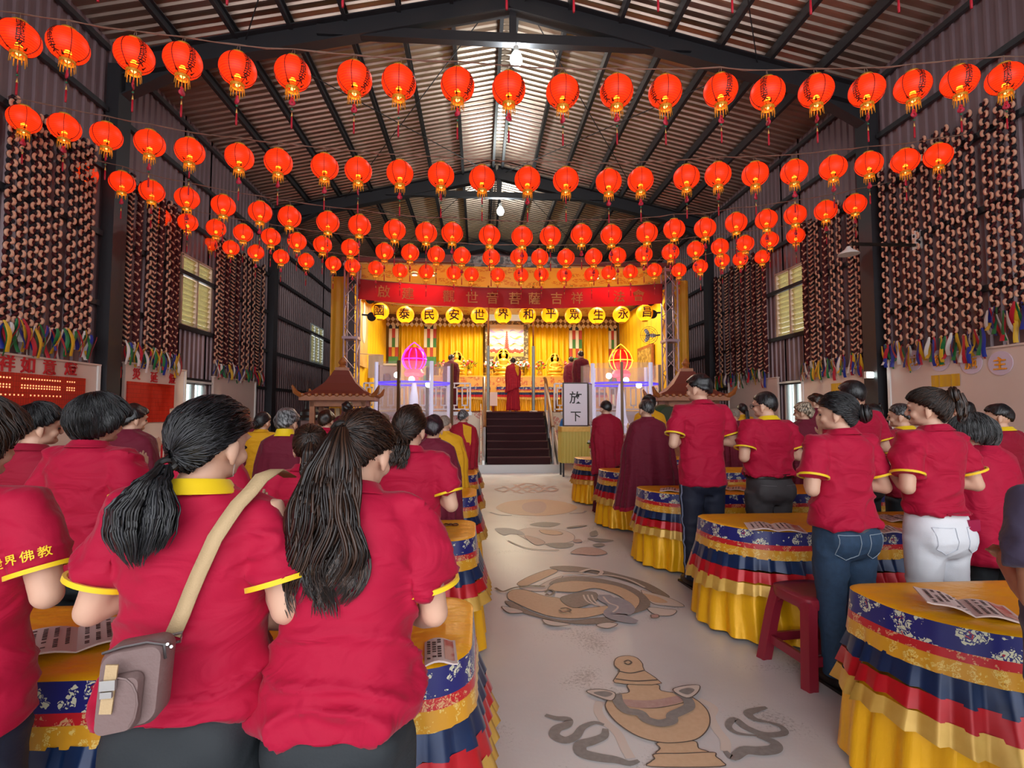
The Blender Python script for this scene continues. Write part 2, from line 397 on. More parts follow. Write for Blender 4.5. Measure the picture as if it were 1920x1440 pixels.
# red plaque boards
def board_mat():
    m = bpy.data.materials.new('red_plaque'); m.use_nodes = True; nt = m.node_tree; b = nt.nodes['Principled BSDF']; N = nt.nodes.new; L = nt.links.new
    tc = N('ShaderNodeTexCoord'); sp = N('ShaderNodeSeparateXYZ'); cb = N('ShaderNodeCombineXYZ'); L(tc.outputs['Object'], sp.inputs[0]); L(sp.outputs[1], cb.inputs[0]); L(sp.outputs[2], cb.inputs[1])
    br = N('ShaderNodeTexBrick'); br.offset = 0; br.inputs['Scale'].default_value = 1; br.inputs['Brick Width'].default_value = .045; br.inputs['Row Height'].default_value = .085; br.inputs['Mortar Size'].default_value = .004
    br.inputs['Color1'].default_value = lin('#D22A12'); br.inputs['Color2'].default_value = lin('#C42410'); br.inputs['Mortar'].default_value = lin('#A01A0C')
    L(cb.outputs[0], br.inputs[0]); L(br.outputs[0], b.inputs['Base Color']); b.inputs['Roughness'].default_value = .4
    return m
BOARD = board_mat(); LEDW = mat('tiny_lamp', '#FFD9A0', .5, emit=.9, ecol='#FFB070')
def board(lbl, y0, pts, rows):
    b = MB(); b.poly([(PX[1] + .005, y, z) for y, z in pts], 0, .03, (1, 0, 0))
    o = tag(b.build('plaque_board', BOARD, None, False), lbl, 'plaque board')
    for z, ya, yb, st in rows:
        l = MB(); y = ya
        while y < yb:
            if int((y - ya) / .9) * .9 + ya + .78 > y: l.box((PX[1] + .038, y, z), (.008, .016, .022))
            y += st
        l.build('lamp_row', LEDW, o, False)
board('long red board with rows of tiny lamps on the left wall below the nearest garlands', 4, [(4, 1.3), (9.4, 1.3), (9.4, 2.08), (4, 2.08)],
      [(2.0, 7.2, 9.2, .05), (1.9, 7.2, 9.2, .05), (1.86, 7.2, 9.2, .05), (1.75, 7.4, 8.9, .07), (1.55, 8.2, 8.9, .05)])
board('shorter red board with a stepped lower corner on the left wall before the window', 10.49, [(10.49, 1.28), (11.75, 1.28), (11.75, 1.36), (11.87, 1.36), (11.87, 1.58), (12.02, 1.58), (12.02, 2.1), (10.49, 2.1)], [])
RED = mat('red_sign', '#C8202C', .5); GOLD = mat('gold_foil', '#D9A63A', .35, .7); BLACK = mat('black_ink', '#14110F', .5)
def wall_text(s, X, ch, y, z, size, m, lbl, cat='wall letter', group=None, bold=.012):
    b = MB(); b.merge(text_mb(ch, size, bold, .008), Matrix.Rotation(s * PI / 2, 4, 'Z'))
    o = tag(b.build('wall_letter', m, None, False), lbl, cat, group); o.location = (X, y, z); return o
for ch, px, py in (('祥', 13, 680), ('如', 52, 684), ('意', 93, 688), ('燈', 133, 690)):
    p = atX(px, py, PX[1] + .01); wall_text(1, PX[1] + .012, ch, p.y, p.z, .27, RED, 'red cut-out character %s on the left wall above the long red board' % ch, group='red characters above the long board')
for ch, px, py in (('消', 220, 697), ('災', 256, 701), ('延', 289, 707), ('燈', 323, 710)):
    p = atX(px, py, PX[1] + .01); wall_text(1, PX[1] + .012, ch, p.y, p.z, .24, RED, 'red cut-out character %s on the left wall above the stepped red board' % ch, group='red characters above the stepped board')
DISC = mat('lilac_disc', '#D8C4D6', .5)
for ch, px, py in (('功', 1714, 676), ('德', 1763, 676), ('施', 1822, 680), ('主', 1877, 681)):
    p = atX(px, py, PX[-1]); d = MB(); d.lathe([(.01, -.006), (.19, -.006), (.19, .006), (.01, .006)], 28)
    lb = {'主': 'lilac disc with a gold 主 on the right wall', '功': 'lilac disc half hidden behind ribbons, nearest the right steel column', '德': 'lilac disc half hidden behind ribbons, second from the right steel column', '施': 'lilac disc half hidden behind ribbons, third from the right steel column'}[ch]
    o = d.build('wall_disc', DISC); o.matrix_world = Matrix.Translation((PX[-1] - .01, p.y, p.z)) @ Matrix.Rotation(-PI / 2, 4, 'Y'); tag(o, lb, 'wall sign', 'lilac discs on the right wall')
    t = MB(); t.merge(text_mb(ch, .22, .014, .006), Matrix.Rotation(PI / 2, 4, 'Y') @ Matrix.Rotation(-PI / 2, 4, 'Z')); t.build('character', GOLD, o, False).location = (0, 0, .012)
YCLOTH = mat('yellow_pennant', '#D9A417', .5, sheen=.3)
for px, py, w, lb in ((1772, 712, .55, 'yellow fringed pennant strip on the right wall under the ribbons'), (1568, 726, .35, 'small yellow pennant strip on the right wall beside the steel column')):
    p = atX(px, py, PX[-1] - .01); b = MB(); n = 12
    b.loft([[Vector((p.x - .01 * math.sin(k * 2.6), p.y + w * (k / n - .5), p.z + dz)) for k in range(n + 1)] for dz in (.09, -.02, -.12)], 0, False)
    tag(b.build('pennant', YCLOTH), lb, 'pennant')
st = MB(); p0 = (10.6, 12.3)
st.box((PX[1] + .03, 11.45, .55), (.04, 1.9, .55), 0)
for k in range(15): st.box((PX[1] + .055, 10.6 + k * .125, .55), (.012, .06, .52), 1)
tag(st.build('striped_skirting', [WHITE, RED], None, False), 'red and white striped low board along the left wall under the stepped plaque', 'striped board')
sg = MB(); c = atY(209, 757, 9.76); sg.box(c, (.22, .012, .3), 0)
for r in (.07, .045): sg.tube([(c.x + r * math.cos(a * .3), c.y - .012, c.z + r * math.sin(a * .3)) for a in range(22)], .008, 5, 1)
tag(sg.build('paper_notice', [mat('pale_paper', '#E9DDE0', .6), BLACK], None, False), 'small white notice with black rings stuck on the left steel column', 'notice')

# electric: ceiling bulbs, flood lamp, wall lamp
BULB = mat('lit_bulb', '#FFFFFF', .3, emit=9, ecol='#EFFFF8'); PLAST = mat('white_plastic', '#E6E4DF', .35)
def lathe_obj(name, prof, m, parent=None, n=16): b = MB(); b.lathe(prof, n); return b.build(name, m, parent)
for y, z, lb in ((10, 8.62, 'lit white bulb hanging from the nearest tie beam'), (17.5, 8.5, 'lit white bulb hanging from the farther tie beam')):
    t = thing('ceiling_bulb', lb, 'light bulb', (.72, y - .12, z))
    lathe_obj('bulb', [(.02, -.2), (.09, -.18), (.125, -.1), (.12, -.02), (.08, .06), (.05, .1)], BULB, t); lathe_obj('socket', [(.05, .1), (.055, .2), (.03, .22)], PLAST, t); b = MB(); b.tube([(0, 0, .2), (0, .05, .36)], .01); b.build('cord', STEEL, t)
p = Vector((7.97, 9.95, atY(1614, 703, 9.95).z)); t = thing('flood_lamp', 'small lit flood lamp fixed on the right steel column', 'lamp', p); b = MB(); b.box((0, 0, 0), (.2, .06, .14)); b.build('housing', PLAST, t, False); b = MB(); b.box((0, -.035, 0), (.16, .01, .1)); b.build('lens', BULB, t, False); b = MB(); b.bar((0, .02, 0), (.12, .02, 0), .04, .04); b.build('bracket', STEEL, t, False)
t = thing('arm_lamp', 'black wall arm carrying a white saucer lamp shade before the right column', 'lamp', (8.16, 8.9, 0)); zb = atY(1670, 459, 8.9).z
b = MB(); b.bar((.0, 0, zb), (-1.3, 0, zb), .05, .05); b.build('arm', mat('black_metal', '#17130F', .4), t, False)
b = MB(); b.box((0, 0, zb + .1), (.1, .12, .35)); b.build('wall_bracket', PLAST, t, False)
b = MB(); b.lathe([(.03, zb - .05), (.06, zb - .1), (.17, zb - .18), (.18, zb - .2), (.01, zb - .2)], 18, (-1.35, 0, 0)); b.build('lamp_shade', PLAST, t)

# ------------------------------------------------------------------ braided garlands
PEACH = mat('peach_cloth', '#F2C2A4', .75, noise=(30, '#D08C70', .3)); MAROONC = mat('dark_maroon_cloth', '#4E1218', .8); NAVYC = mat('black_navy_cloth', '#15131C', .8)
RIB = [mat('ribbon_' + n, c, .5, sheen=.2) for n, c in (('white', '#DCD4D0'), ('green', '#14713A'), ('yellow', '#D9A81E'), ('red', '#B8122A'), ('blue', '#1C2C8C'))]
def braid_mesh(seed, L=3.5, per=.21):
    b = MB(); r = random.Random(seed); n = int(L / per * 12); w0 = r.uniform(0, 6)
    sway = lambda z: .01 * math.sin(z * 1.7 + w0) + .005 * math.sin(z * 5 + w0 * 2)
    if seed in (0, 1, 2):       # chain of peach loops, open to alternate sides, round a dark core
        for k in range(2): b.tube([(.012 * math.cos(2 * PI * -L * i / n / per + k * PI), .03 * math.sin(2 * PI * -L * i / n / per + k * PI) + sway(-L * i / n), -L * i / n) for i in range(n + 1)], .02, 5, 1 + k)
        z = -.03; s = 1
        while z > -L + .04:
            h = r.uniform(.042, .05); R = [(.03 + .004 * math.sin(a * 2), s * (.004 + .034 * math.cos(a)) + sway(z) + .012 * s, z + h * math.sin(a)) for a in [-1.5 + 3.0 * j / 7 for j in range(8)]]
            b.tube(R, [.014, .02, .021, .021, .021, .021, .02, .014], 6, 0)
            if r.random() < .5: b.ell((.034, -s * .032 + sway(z), z), (.02, .02, .03), 2 if r.random() < .6 else 1, 6, 4)
            z -= .098; s = -s
    else:
        for k in range(4):
            ph = k * PI / 2; b.tube([(.028 * math.sin(2 * (2 * PI * -L * i / n / per + ph)), .044 * math.sin(2 * PI * -L * i / n / per + ph) + sway(-L * i / n), -L * i / n) for i in range(n + 1)], .02 if k % 2 == 0 else .024, 5, (0, 1, 0, 2)[k] if seed == 3 else (0, 1, 1, 1)[k])
    return b.mesh('braid', [PEACH, MAROONC, NAVYC])
def ribbon_mesh(seed):
    r = random.Random(seed); b = MB(); L = r.uniform(.32, .5); a = r.uniform(-.35, .35); w = r.uniform(.024, .036); rows = []
    for i in range(9):
        t = i / 8; c = Vector((.045 + .05 * math.sin(t * 3 + seed) + .02, a * .22 * t + .02 * math.sin(t * 5 + seed), .04 - L * t)); tw = .3 * math.sin(t * 4 + seed * 1.3)
        u = Vector((math.sin(tw), math.cos(tw), 0)) * w * (.55 + .45 * min(1, t * 3)); rows.append([c - u, c - u * .2 + Vector((.012, 0, 0)), c + u])
    b.loft(rows, 0, False); return b.mesh('ribbon', [RIB[0]])
BR = [braid_mesh(k) for k in range(5)]; RBM = [ribbon_mesh(k) for k in range(8)]
WALLN = {1: 'left', -1: 'right'}
BAYS = [(1, 'nearest', 6.25, 2.78, [8, 31, 55, 75, 102, 128, 147, 163], 1.15), (1, 'middle', 6.15, 2.74, [240, 258, 275, 287, 300, 312, 323, 332], .85), (1, 'farthest', 6.1, 2.72, [407, 417, 427, 437, 447, 457, 466, 475, 485, 493], 1.0),
        (-1, 'nearest', 6.4, 2.72, [1662, 1683, 1703, 1722, 1745, 1768, 1788, 1810, 1833, 1865, 1890, 1913], 1.0), (-1, 'middle', 6.2, 2.68, [1509, 1522, 1535, 1548, 1563, 1577, 1597, 1610], .9), (-1, 'farthest', 6.15, 2.66, [1341, 1351, 1361, 1371, 1381, 1391, 1402, 1412, 1422, 1432], 1.0)]
for s, bay, zt, zb, pxs, wsc in BAYS:
    X = XL if s > 0 else XR
    for i, px in enumerate(pxs):
        y = atX(px, 520, X + s * .16).y; r = random.Random(px)
        bay_t = 'in the %s bay' % bay
        t = thing('braided_garland', '%s braided cloth garland from the left %s of the %s wall' % (ORD[i], bay_t, WALLN[s]), 'garland', (X + s * .16, y, zt + r.uniform(-.12, .12)), 0 if s > 0 else PI, 'braided garlands in the %s bay of the %s wall' % (bay, WALLN[s]))
        lift = .3 if (s < 0 and px > 1850) else 0
        L = t.location.z - zb - lift + r.uniform(-.06, .06)
        o = bpy.data.objects.new('braid', BR[(px + i) % 3 if bay == 'nearest' else (3, 4, 0, 3, 4)[(px + i) % 5]]); COL.objects.link(o); o.parent = t; o.scale = (1, wsc * (1.15 if bay == 'nearest' else 1.2), L / 3.5)
        for k in range(4 if bay == 'farthest' else 6):
            q = bpy.data.objects.new('ribbon', RBM[(px + 3 * k) % 8]); COL.objects.link(q); q.parent = t
            q.location = (.01 * (k % 3), (k - 2.5) * .03, -L + r.uniform(0, .06)); q.rotation_euler = (0, 0, r.uniform(-.7, .7))
            q.material_slots[0].link = 'OBJECT'; q.material_slots[0].material = RIB[(px * 7 + k * 3 + i) % 5]

# ------------------------------------------------------------------ lantern strings
def lantern_mat():
    m = mat('red_lantern_silk', '#F0280C', .45, emit=.62, ecol='#FF4A14')
    nt = m.node_tree; b = nt.nodes['Principled BSDF']; N = nt.nodes.new; L = nt.links.new
    tl = N('ShaderNodeBsdfTranslucent'); tl.inputs[0].default_value = lin('#FF4A14')
    ms = N('ShaderNodeMixShader'); ms.inputs[0].default_value = .35
    rf_ = N('ShaderNodeBsdfRefraction'); rf_.inputs['Color'].default_value = lin('#FF7A2A'); rf_.inputs['IOR'].default_value = 1.04; rf_.inputs['Roughness'].default_value = .62
    m2 = N('ShaderNodeMixShader'); m2.inputs[0].default_value = .62; L(tl.outputs[0], m2.inputs[1]); L(rf_.outputs[0], m2.inputs[2])
    L(b.outputs[0], ms.inputs[1]); L(m2.outputs[0], ms.inputs[2]); L(ms.outputs[0], nt.nodes['Material Output'].inputs['Surface'])
    return m
LSILK = lantern_mat(); LSEAM = mat('lantern_seam', '#7A0E08', .5, emit=.05); LRIB = mat('lantern_rib_silk', '#C41E0A', .5, emit=.48, ecol='#F03408'); LLEAF = mat('lantern_leaf_print', '#4A1A08', .5); LGOLD = mat('lantern_gold_trim', '#C98A22', .45, .3, emit=.12)
CHARM = mat('rose_red_charm', '#C92A45', .5); TASSEL = mat('red_tassel', '#B5122A', .6); BEAD = mat('green_bead', '#1E6A4A', .3); WIRE = mat('string_cable', '#8C7060', .6); TIP = mat('tassel_gold_cap', '#D9B060', .4, .4)
LR, LH = .203, .19
def lpt(az, el, r=1.0): return Vector((LR * r * math.cos(el) * math.cos(az), LR * r * math.cos(el) * math.sin(az), LH * r * math.sin(el)))
def lantern_parts(near):
    P = {}; b = MB(); n = 24 if near else 16; nr = 51 if near else 34; prof = []
    for i in range(nr + 1):
        el = -1.22 + 2.44 * i / nr; k = .985 if (near and i % 2) else 1
        prof.append((LR * k * math.cos(el), LH * k * math.sin(el)))
    b.lathe(prof, n, cap=False); b.m = [3 if (q // n) % (3 if near else 2) == 1 else 0 for q in range(len(b.f))]
    for k in range(6):
        b.tube([lpt(k * PI / 3, -1.2 + 2.4 * i / 12, 1.004) for i in range(13)], .0045 if near else .0055, 4, 1)
    if near:
        for k in range(4):
            a = k * PI / 2 + .5
            pts = [lpt(a - .16, -1.08, 1.01), lpt(a - .05, -.93, 1.01), lpt(a, -.76, 1.01), lpt(a + .06, -.92, 1.01), lpt(a + .17, -1.08, 1.01)]
            b.add(pts, [[0, 1, 2, 3, 4]], 2)
    P['shade'] = b.mesh('lantern_shade', [LSILK, LSEAM, LLEAF, LRIB])
    b = MB(); b.lathe([(.07, -.215), (.078, -.2), (.078, -.175), (.07, -.17)], 16, cap=False)
    P['collar'] = b.mesh('lantern_collar', [LGOLD]); b = MB(); b.lathe([(.068, .175), (.074, .18), (.074, .2), (.03, .208), (.004, .21)], 16); P['top_cap'] = b.mesh('lantern_cap', [LGOLD])
    b = MB(); m = 14 if near else 8
    for k in range(m):
        a = 2 * PI * k / m; c, s = math.cos(a), math.sin(a); L = .065 + .02 * ((k * 7) % 3)
        b.bar((.074 * c, .074 * s, -.205), (.08 * c, .08 * s, -.205 - L), .012, .004)
    P['fringe'] = b.mesh('lantern_fringe', [LGOLD])
    b = MB(); g = [(.0, .055), (.014, .05), (.022, .036), (.018, .02), (.022, .012), (.036, -.006), (.038, -.026), (.028, -.044), (.0, -.052)]
    b.poly([(x, -.004, z) for x, z in g] + [(-x, -.004, z) for x, z in g[::-1][1:-1]], 0, .008, (0, 1, 0)); b.tube([(0, 0, .14), (0, 0, .05)], .002, 4)
    b.box((0, -.006, .028), (.008, .004, .016), 1); b.box((0, -.006, -.012), (.012, .004, .026), 1)
    P['charm'] = b.mesh('lantern_charm', [CHARM, LSEAM])
    b = MB(); b.tube([(0, 0, .0), (0, 0, -.16)], .002, 4); b.ell((0, 0, -.03), (.014, .014, .012), 1, 8, 5); b.lathe([(.003, -.06), (.012, -.105)], 8, mi=2); b.lathe([(.009, -.105), (.012, -.2), (.010, -.225)], 8)
    P['tassel'] = b.mesh('lantern_tassel', [TASSEL, BEAD, TIP])
    b = MB(); b.tube([(0, 0, .2), (.03, 0, .25), (.02, 0, .29), (0, 0, .3), (-.03, 0, .27), (-.02, .01, .23), (0, 0, .2)], .0035, 4)
    P['hanger'] = b.mesh('lantern_hanger', [WIRE])
    b = MB(); b.lathe([(.015, -.2), (.035, -.17), (.04, -.14), (.03, -.1), (.01, -.09)], 10); P['bulb'] = b.mesh('lantern_bulb', [mat('warm_bulb', '#FFC070', .4, emit=6, ecol='#FFB050')])
    for a0 in (0, PI):
        b = MB()
        for j, ch in enumerate('國泰民安'):
            tm = fine_text(ch, .088, .014, .016); z0 = .115 - j * .075
            vs = []
            for v in tm.v:
                z = v[2] + z0; el = math.asin(max(-.97, min(.97, z / LH))); az = v[0] / (LR * max(.3, math.cos(el))); vs.append(lpt(az + a0, el, 1.012))
            b.add(vs, tm.f)
        P['lettering' if a0 == 0 else 'lettering2'] = b.mesh('lantern_lettering', [BLACK])
    return P
NEAR, FAR = lantern_parts(True), lantern_parts(False)
GLOW = bpy.data.lights.new('lantern_bulb_light', 'POINT'); GLOW.energy = 1.9; GLOW.color = (1, .55, .22); GLOW.shadow_soft_size = .035
ROWS = [
 ('overhead', 4.3, [(-330, -190), (-150, -165), (20, -150), (190, -140), (430, -132), (645, -125), (950, -118), (1075, -112), (1232, -112), (1370, -108), (1516, -104), (1680, -106), (1815, -112)]),
 ('nearest', 6.0, [(36, 72), (128, 86), (252, 105), (343, 115), (446, 131), (549, 138), (665, 148), (748, 155), (858, 160), (954, 167), (1055, 173), (1156, 172), (1247, 173), (1351, 170), (1439, 175), (1530, 171), (1625, 170), (1711, 163), (1799, 153), (1884, 148)]),
 ('second', 7.8, [(45, 224), (121, 239), (200, 255), (281, 269), (356, 284), (449, 295), (522, 304), (609, 313), (672, 320), (750, 325), (827, 329), (904, 335), (989, 337), (1061, 338), (1141, 341), (1201, 338), (1287, 333), (1346, 328), (1416, 327), (1489, 323), (1562, 315), (1629, 308), (1697, 302), (1759, 292)]),
 ('third', 9.45, [(159, 326), (229, 342), (285, 359), (351, 372), (419, 386), (488, 398), (543, 407), (615, 417), (674, 423), (740, 432), (799, 437), (848, 437), (918, 442), (979, 444), (1032, 443), (1090, 440), (1146, 441), (1213, 437), (1264, 430), (1322, 428), (1380, 418), (1437, 412), (1491, 403), (1548, 395), (1603, 383)]),
 ('fourth', 11.6, [(301, 407), (352, 417), (405, 428), (456, 437), (508, 445), (557, 453), (605, 459), (657, 465), (721, 472), (769, 474), (818, 478), (866, 480), (921, 483), (973, 482), (1012, 483), (1061, 483), (1113, 482), (1158, 480), (1207, 477), (1257, 473), (1304, 468), (1350, 463), (1397, 457), (1443, 450), (1492, 442)]),
 ('farthest', 13.7, [(392, 457), (433, 465), (480, 473), (527, 482), (574, 489), (625, 495), (661, 499), (705, 503), (750, 508), (799, 510), (851, 512), (884, 515), (933, 516), (977, 516), (1015, 515), (1058, 516), (1109, 515), (1141, 512), (1182, 510), (1227, 507), (1273, 507), (1313, 500), (1354, 488), (1388, 486), (1429, 482)])]
for row, Y, pts in ROWS:
    P = NEAR if row in ('overhead', 'nearest', 'second') else FAR; cab = []
    for i, (px, py) in enumerate(pts):
        c = atY(px, py, Y); r = random.Random(px * 31 + py); rz = r.uniform(0, 6.28)
        if row == 'nearest':    # the painted side turns as it does in the photograph
            rz = -PI / 2 + {0: .75, 1: -.25, 2: 1.0, 3: 1.0, 4: 1.0, 5: .95, 6: 1.1, 7: 1.2, 8: 1.0, 9: .95, 10: 1.1, 11: -1.2, 12: -1.2, 13: .1, 14: -.75, 15: -1.15, 16: -1.3, 17: -.2, 18: -.3, 19: -.7}[i]
        lb = ('red lantern %s from the left on the %s string of lanterns' % (ORD[i], row)) if row != 'overhead' else 'red lantern above the frame, %s from the left, only its tassel seen' % ORD[i]
        t = thing('paper_lantern', lb, 'lantern', c, rz, 'lanterns on the %s string' % row)
        for k in ('shade', 'collar', 'top_cap', 'fringe', 'charm', 'tassel', 'hanger', 'bulb') + (('lettering', 'lettering2') if row == 'nearest' else ()):
            if k == 'bulb' and Y > 11: continue
            o = bpy.data.objects.new('painted_lettering' if k[:3] == 'let' else k, P[k]); COL.objects.link(o); o.parent = t
            if k in ('charm', 'tassel'):
                o.location = (0, 0, -.33 - r.uniform(0, .04) if k == 'charm' else -.4); o.rotation_euler = (0, 0, r.uniform(0, 6.28))
                if k == 'tassel': o.scale = (1, 1, 1.2)
        g = bpy.data.objects.new('lantern_bulb_light', GLOW); COL.objects.link(g); g.parent = t; g.location = (0, 0, -.085)
        cab.append(Vector((c.x, Y, c.z + .3)))
    d0, d1 = cab[0] - cab[1], cab[-1] - cab[-2]
    a = cab[0] + d0 * ((cab[0].x - (XL + .1)) / max(.01, -d0.x)); e = cab[-1] + d1 * ((XR - .1 - cab[-1].x) / max(.01, d1.x))
    full = [a] + cab + [e]; line = []
    for p, q in zip(full, full[1:]):
        n = max(2, int((q - p).length / .4))
        for k in range(n):
            u = k / n; line.append(p.lerp(q, u) - Vector((0, 0, .06 * (q - p).length * u * (1 - u))))
    b = MB(); b.tube(line + [e], .007, 5); b.tube([p + Vector((0, .012 * math.sin(i * 2.1), .012 * math.cos(i * 2.1))) for i, p in enumerate(line + [e])], .005, 4)
    tag(b.build('lantern_string', WIRE), 'twisted cable carrying the %s string of red lanterns' % row if row != 'overhead' else 'twisted cable above the frame carrying the overhead red lanterns', 'cable')
# ------------------------------------------------------------------ draped tables
SATIN = mat('yellow_satin', '#FFBC14', .34, .2, .5, bump=(9, .45), bstretch=(1, 1.6, .5))
BRO_NAVY = brocade('navy_flower_brocade', '#191B6B', '#D5D2B4', '#A8273A', 13, .38)
BRO_RED = brocade('red_brocade', '#C3121F', '#D8A070', '#8E1018', 17)
BRO_GOLD = brocade('gold_brocade', '#D9981C', '#E8C46A', '#A8661A', 18)
NAVY = mat('navy_satin', '#12305C', .35, .15, noise=(14, '#0E1F44', .3), sheen=.2); REDS = mat('red_satin', '#CC1020', .35, .15, noise=(14, '#B00C1C', .3), sheen=.2); GOLDS = mat('pale_gold_satin', '#E3B75C', .38, .25, noise=(16, '#D3A045', .25))
LAYERS = [('brocade_band', .0, .085, .0, .008, 0, .1, BRO_NAVY), ('red_band', .085, .118, .008, .012, 0, .1, BRO_RED), ('gold_band', .118, .178, .012, .02, .004, .06, BRO_GOLD),
          ('navy_flounce', .17, .255, .015, .042, .017, .085, NAVY), ('red_flounce', .255, .33, .042, .062, .022, .085, REDS), ('gold_flounce', .33, .405, .062, .085, .026, .085, GOLDS), ('skirt', .3, None, .015, .045, .022, .12, SATIN)]
def outline(x0, x1, y0, y1, radii):
    """rounded rectangle, corners in the order near-left, near-right, far-right, far-left"""
    P = []
    for (cx, cy, sx, sy, a0), r in zip(((x0, y0, 1, 1, PI), (x1, y0, -1, 1, 1.5 * PI), (x1, y1, -1, -1, 0), (x0, y1, 1, -1, .5 * PI)), radii):
        for k in range(9): a = a0 + k / 8 * PI / 2; P.append((cx + sx * r + r * math.cos(a), cy + sy * r + r * math.sin(a)))
    out = []
    for p, q in zip(P, P[1:] + P[:1]):
        d = math.hypot(q[0] - p[0], q[1] - p[1]); n = max(1, int(d / .014))
        out += [(p[0] + (q[0] - p[0]) * k / n, p[1] + (q[1] - p[1]) * k / n) for k in range(n)]
    return out
def draped(name, label, cat, x0, x1, y0, y1, zt, radii, group=None, base=0.0, seed=0, layers=LAYERS, scale=1.0):
    cx, cy = (x0 + x1) / 2, (y0 + y1) / 2
    t = thing(name, label, cat, (cx, cy, base), 0, group)
    P = np.array(outline(x0 - cx, x1 - cx, y0 - cy, y1 - cy, radii)); n = len(P)
    T = np.roll(P, -3, 0) - np.roll(P, 3, 0); T /= np.linalg.norm(T, axis=1)[:, None] + 1e-9; N = np.stack([T[:, 1], -T[:, 0]], 1)
    S = np.concatenate([[0], np.cumsum(np.linalg.norm(np.diff(P, axis=0), axis=1))]); H = zt - base
    b = MB(); rows = []
    for ins, dz in ((0, 0), (.012, .006), (.05, .007)): rows.append([Vector((p[0] - m[0] * ins, p[1] - m[1] * ins, H + dz)) for p, m in zip(P, N)])
    b.loft(rows, 0, True, False, True); b.build('tablecloth_top', SATIN, t)
    r = np.random.RandomState(seed); ph = r.uniform(0, 6.28, 6)
    for nm, d0, d1, o0, o1, am, wl, m in layers:
        z0 = H - d0 * scale; z1 = .025 if d1 is None else H - d1 * scale; nz = 9 if d1 is None else 4; V = []
        for i in range(nz):
            u = i / (nz - 1); off = o0 + (o1 - o0) * u
            if nm == 'skirt': w = am * (.35 + .65 * u) * (np.sin(S * 6.28 / wl + 1.5 * np.sin(S * 3.1 + ph[0]) + .6 * np.sin(u * 4 + S * 5 + ph[1])) + .5 * np.sin(S * 6.28 / wl * .43 + ph[2])); dz = 0
            else:
                saw = ((S / wl + .25 * np.sin(S * 2.3 + ph[3])) % 1.0); w = am * (saw * 1.6 - .8) * (.4 + .6 * u) + am * .5 * np.sin(S * 4 + ph[4]); dz = -.012 * u * np.sin(S * 9 + ph[5]) * (am > .01)
            q = P + N * (off + w)[:, None]; V.append(np.column_stack([q, np.full(n, z0 + (z1 - z0) * u) + dz]))
        V = np.concatenate(V); F4 = np.array([[i * n + j, (i + 1) * n + j, (i + 1) * n + (j + 1) % n, i * n + (j + 1) % n] for i in range(nz - 1) for j in range(n)])
        np_mesh(nm, V, F4, m, t)
    return t
ROWN = ['nearest', 'second', 'third', 'fourth', 'fifth', 'sixth']
FARY = [2.25, 3.82, 5.3, 6.98, 8.75]
for i, fy in enumerate(FARY):
    draped('altar_table', '%s draped table from the front on the right of the aisle' % ROWN[i] if i else 'nearest draped table on the right of the aisle with an open booklet at its edge', 'table', 1.62, 6.9, fy - .6, fy, .724, (.42, .1, .1, .1), 'draped tables right of the aisle', seed=i)
for i, fy in enumerate([2.2, 3.73, 5.28, 6.9, 8.6]):
    draped('altar_table', '%s draped table from the front on the left of the aisle' % ROWN[i] if i else 'nearest draped table on the left of the aisle behind the two women with ponytails', 'table', -5.9, -.02, fy - .6, fy, .724, (.1, .16, .12, .1), 'draped tables left of the aisle', seed=20 + i)

# booklets
PAPER = mat('pink_paper', '#E8D2CC', .6); PRINT = mat('booklet_print', '#4A3A36', .7); PICT = mat('orange_print', '#D9803A', .6, noise=(22, '#8E3A3A', .12)); PICR = mat('red_print', '#C2504A', .6, noise=(20, '#E0B0A0', .12))
def booklet(lbl, loc, rz, pic=PICT, w=.19, h=.27, closed=False, lift=0):
    t = thing('open_booklet' if not closed else 'booklet', lbl, 'booklet', loc, rz, None)
    for s in ((-1, 1) if not closed else (1,)):
        b = MB(); n = 7
        prof = [(s * w * k / n, .004 + .016 * math.sin(PI * min(1, k / n * 1.15)) * (1 - .4 * k / n) + lift * (s < 0) * (k / n)) for k in range(n + 1)]
        b.loft([[Vector((x, y, z)) for x, z in prof] + [Vector((x, y, max(0, z - .006))) for x, z in prof[::-1]] for y in (-h / 2, h / 2)], 0)
        pg = b.build('page', PAPER, t, False)
        zf = lambda x: np.interp(abs(x), [abs(p[0]) for p in prof], [p[1] for p in prof]) + .0015
        tb = MB(); r = random.Random(int(rz * 100) + s)
        for c in range(5 if s < 0 else 3):
            x = s * w * (.14 + .16 * c); y = h * .4
            while y > -h * .36:
                d = r.uniform(.008, .013)
                if r.random() < .8: tb.add([(x - .006, y, zf(x)), (x + .006, y, zf(x)), (x + .006, y - d, zf(x)), (x - .006, y - d, zf(x))], [[0, 1, 2, 3]])
                y -= .016
        tb.build('printed_lines', PRINT, pg, False)
        if s > 0:
            xs = [w * (.62 + .05 * k) for k in range(7)]; pb = MB(); pb.loft([[Vector((x, y, zf(x) + .0005)) for x in xs] for y in (-h * .42, h * .42)], 0, False); pb.build('picture', pic, pg, False)
    return t
p = atZ(145, 1200, .735); booklet('open pink booklet with an orange picture on the nearest left table beside the shoulder bag', p, .62, PICT, .18, .24, lift=.02)
p = atZ(796, 1228, .735); booklet('booklet with a pinkish cover by the elbow of the person with long wavy hair', p, .1, PICR, .1, .16, True)
p = atZ(1812, 1142, .735); booklet('open booklet with a curling pink page on the nearest right table', p, -.5, PICR, .145, .19, lift=.035)
p = atZ(1452, 990, .735); booklet('open booklet on the second right table beside the woman in jeans, nearer the aisle', p, -.35, PICR, .17, .22)
p = atZ(1648, 994, .735); booklet('open booklet on the second right table between the jeans and the white trousers', p, -.4, PICR, .15, .2)
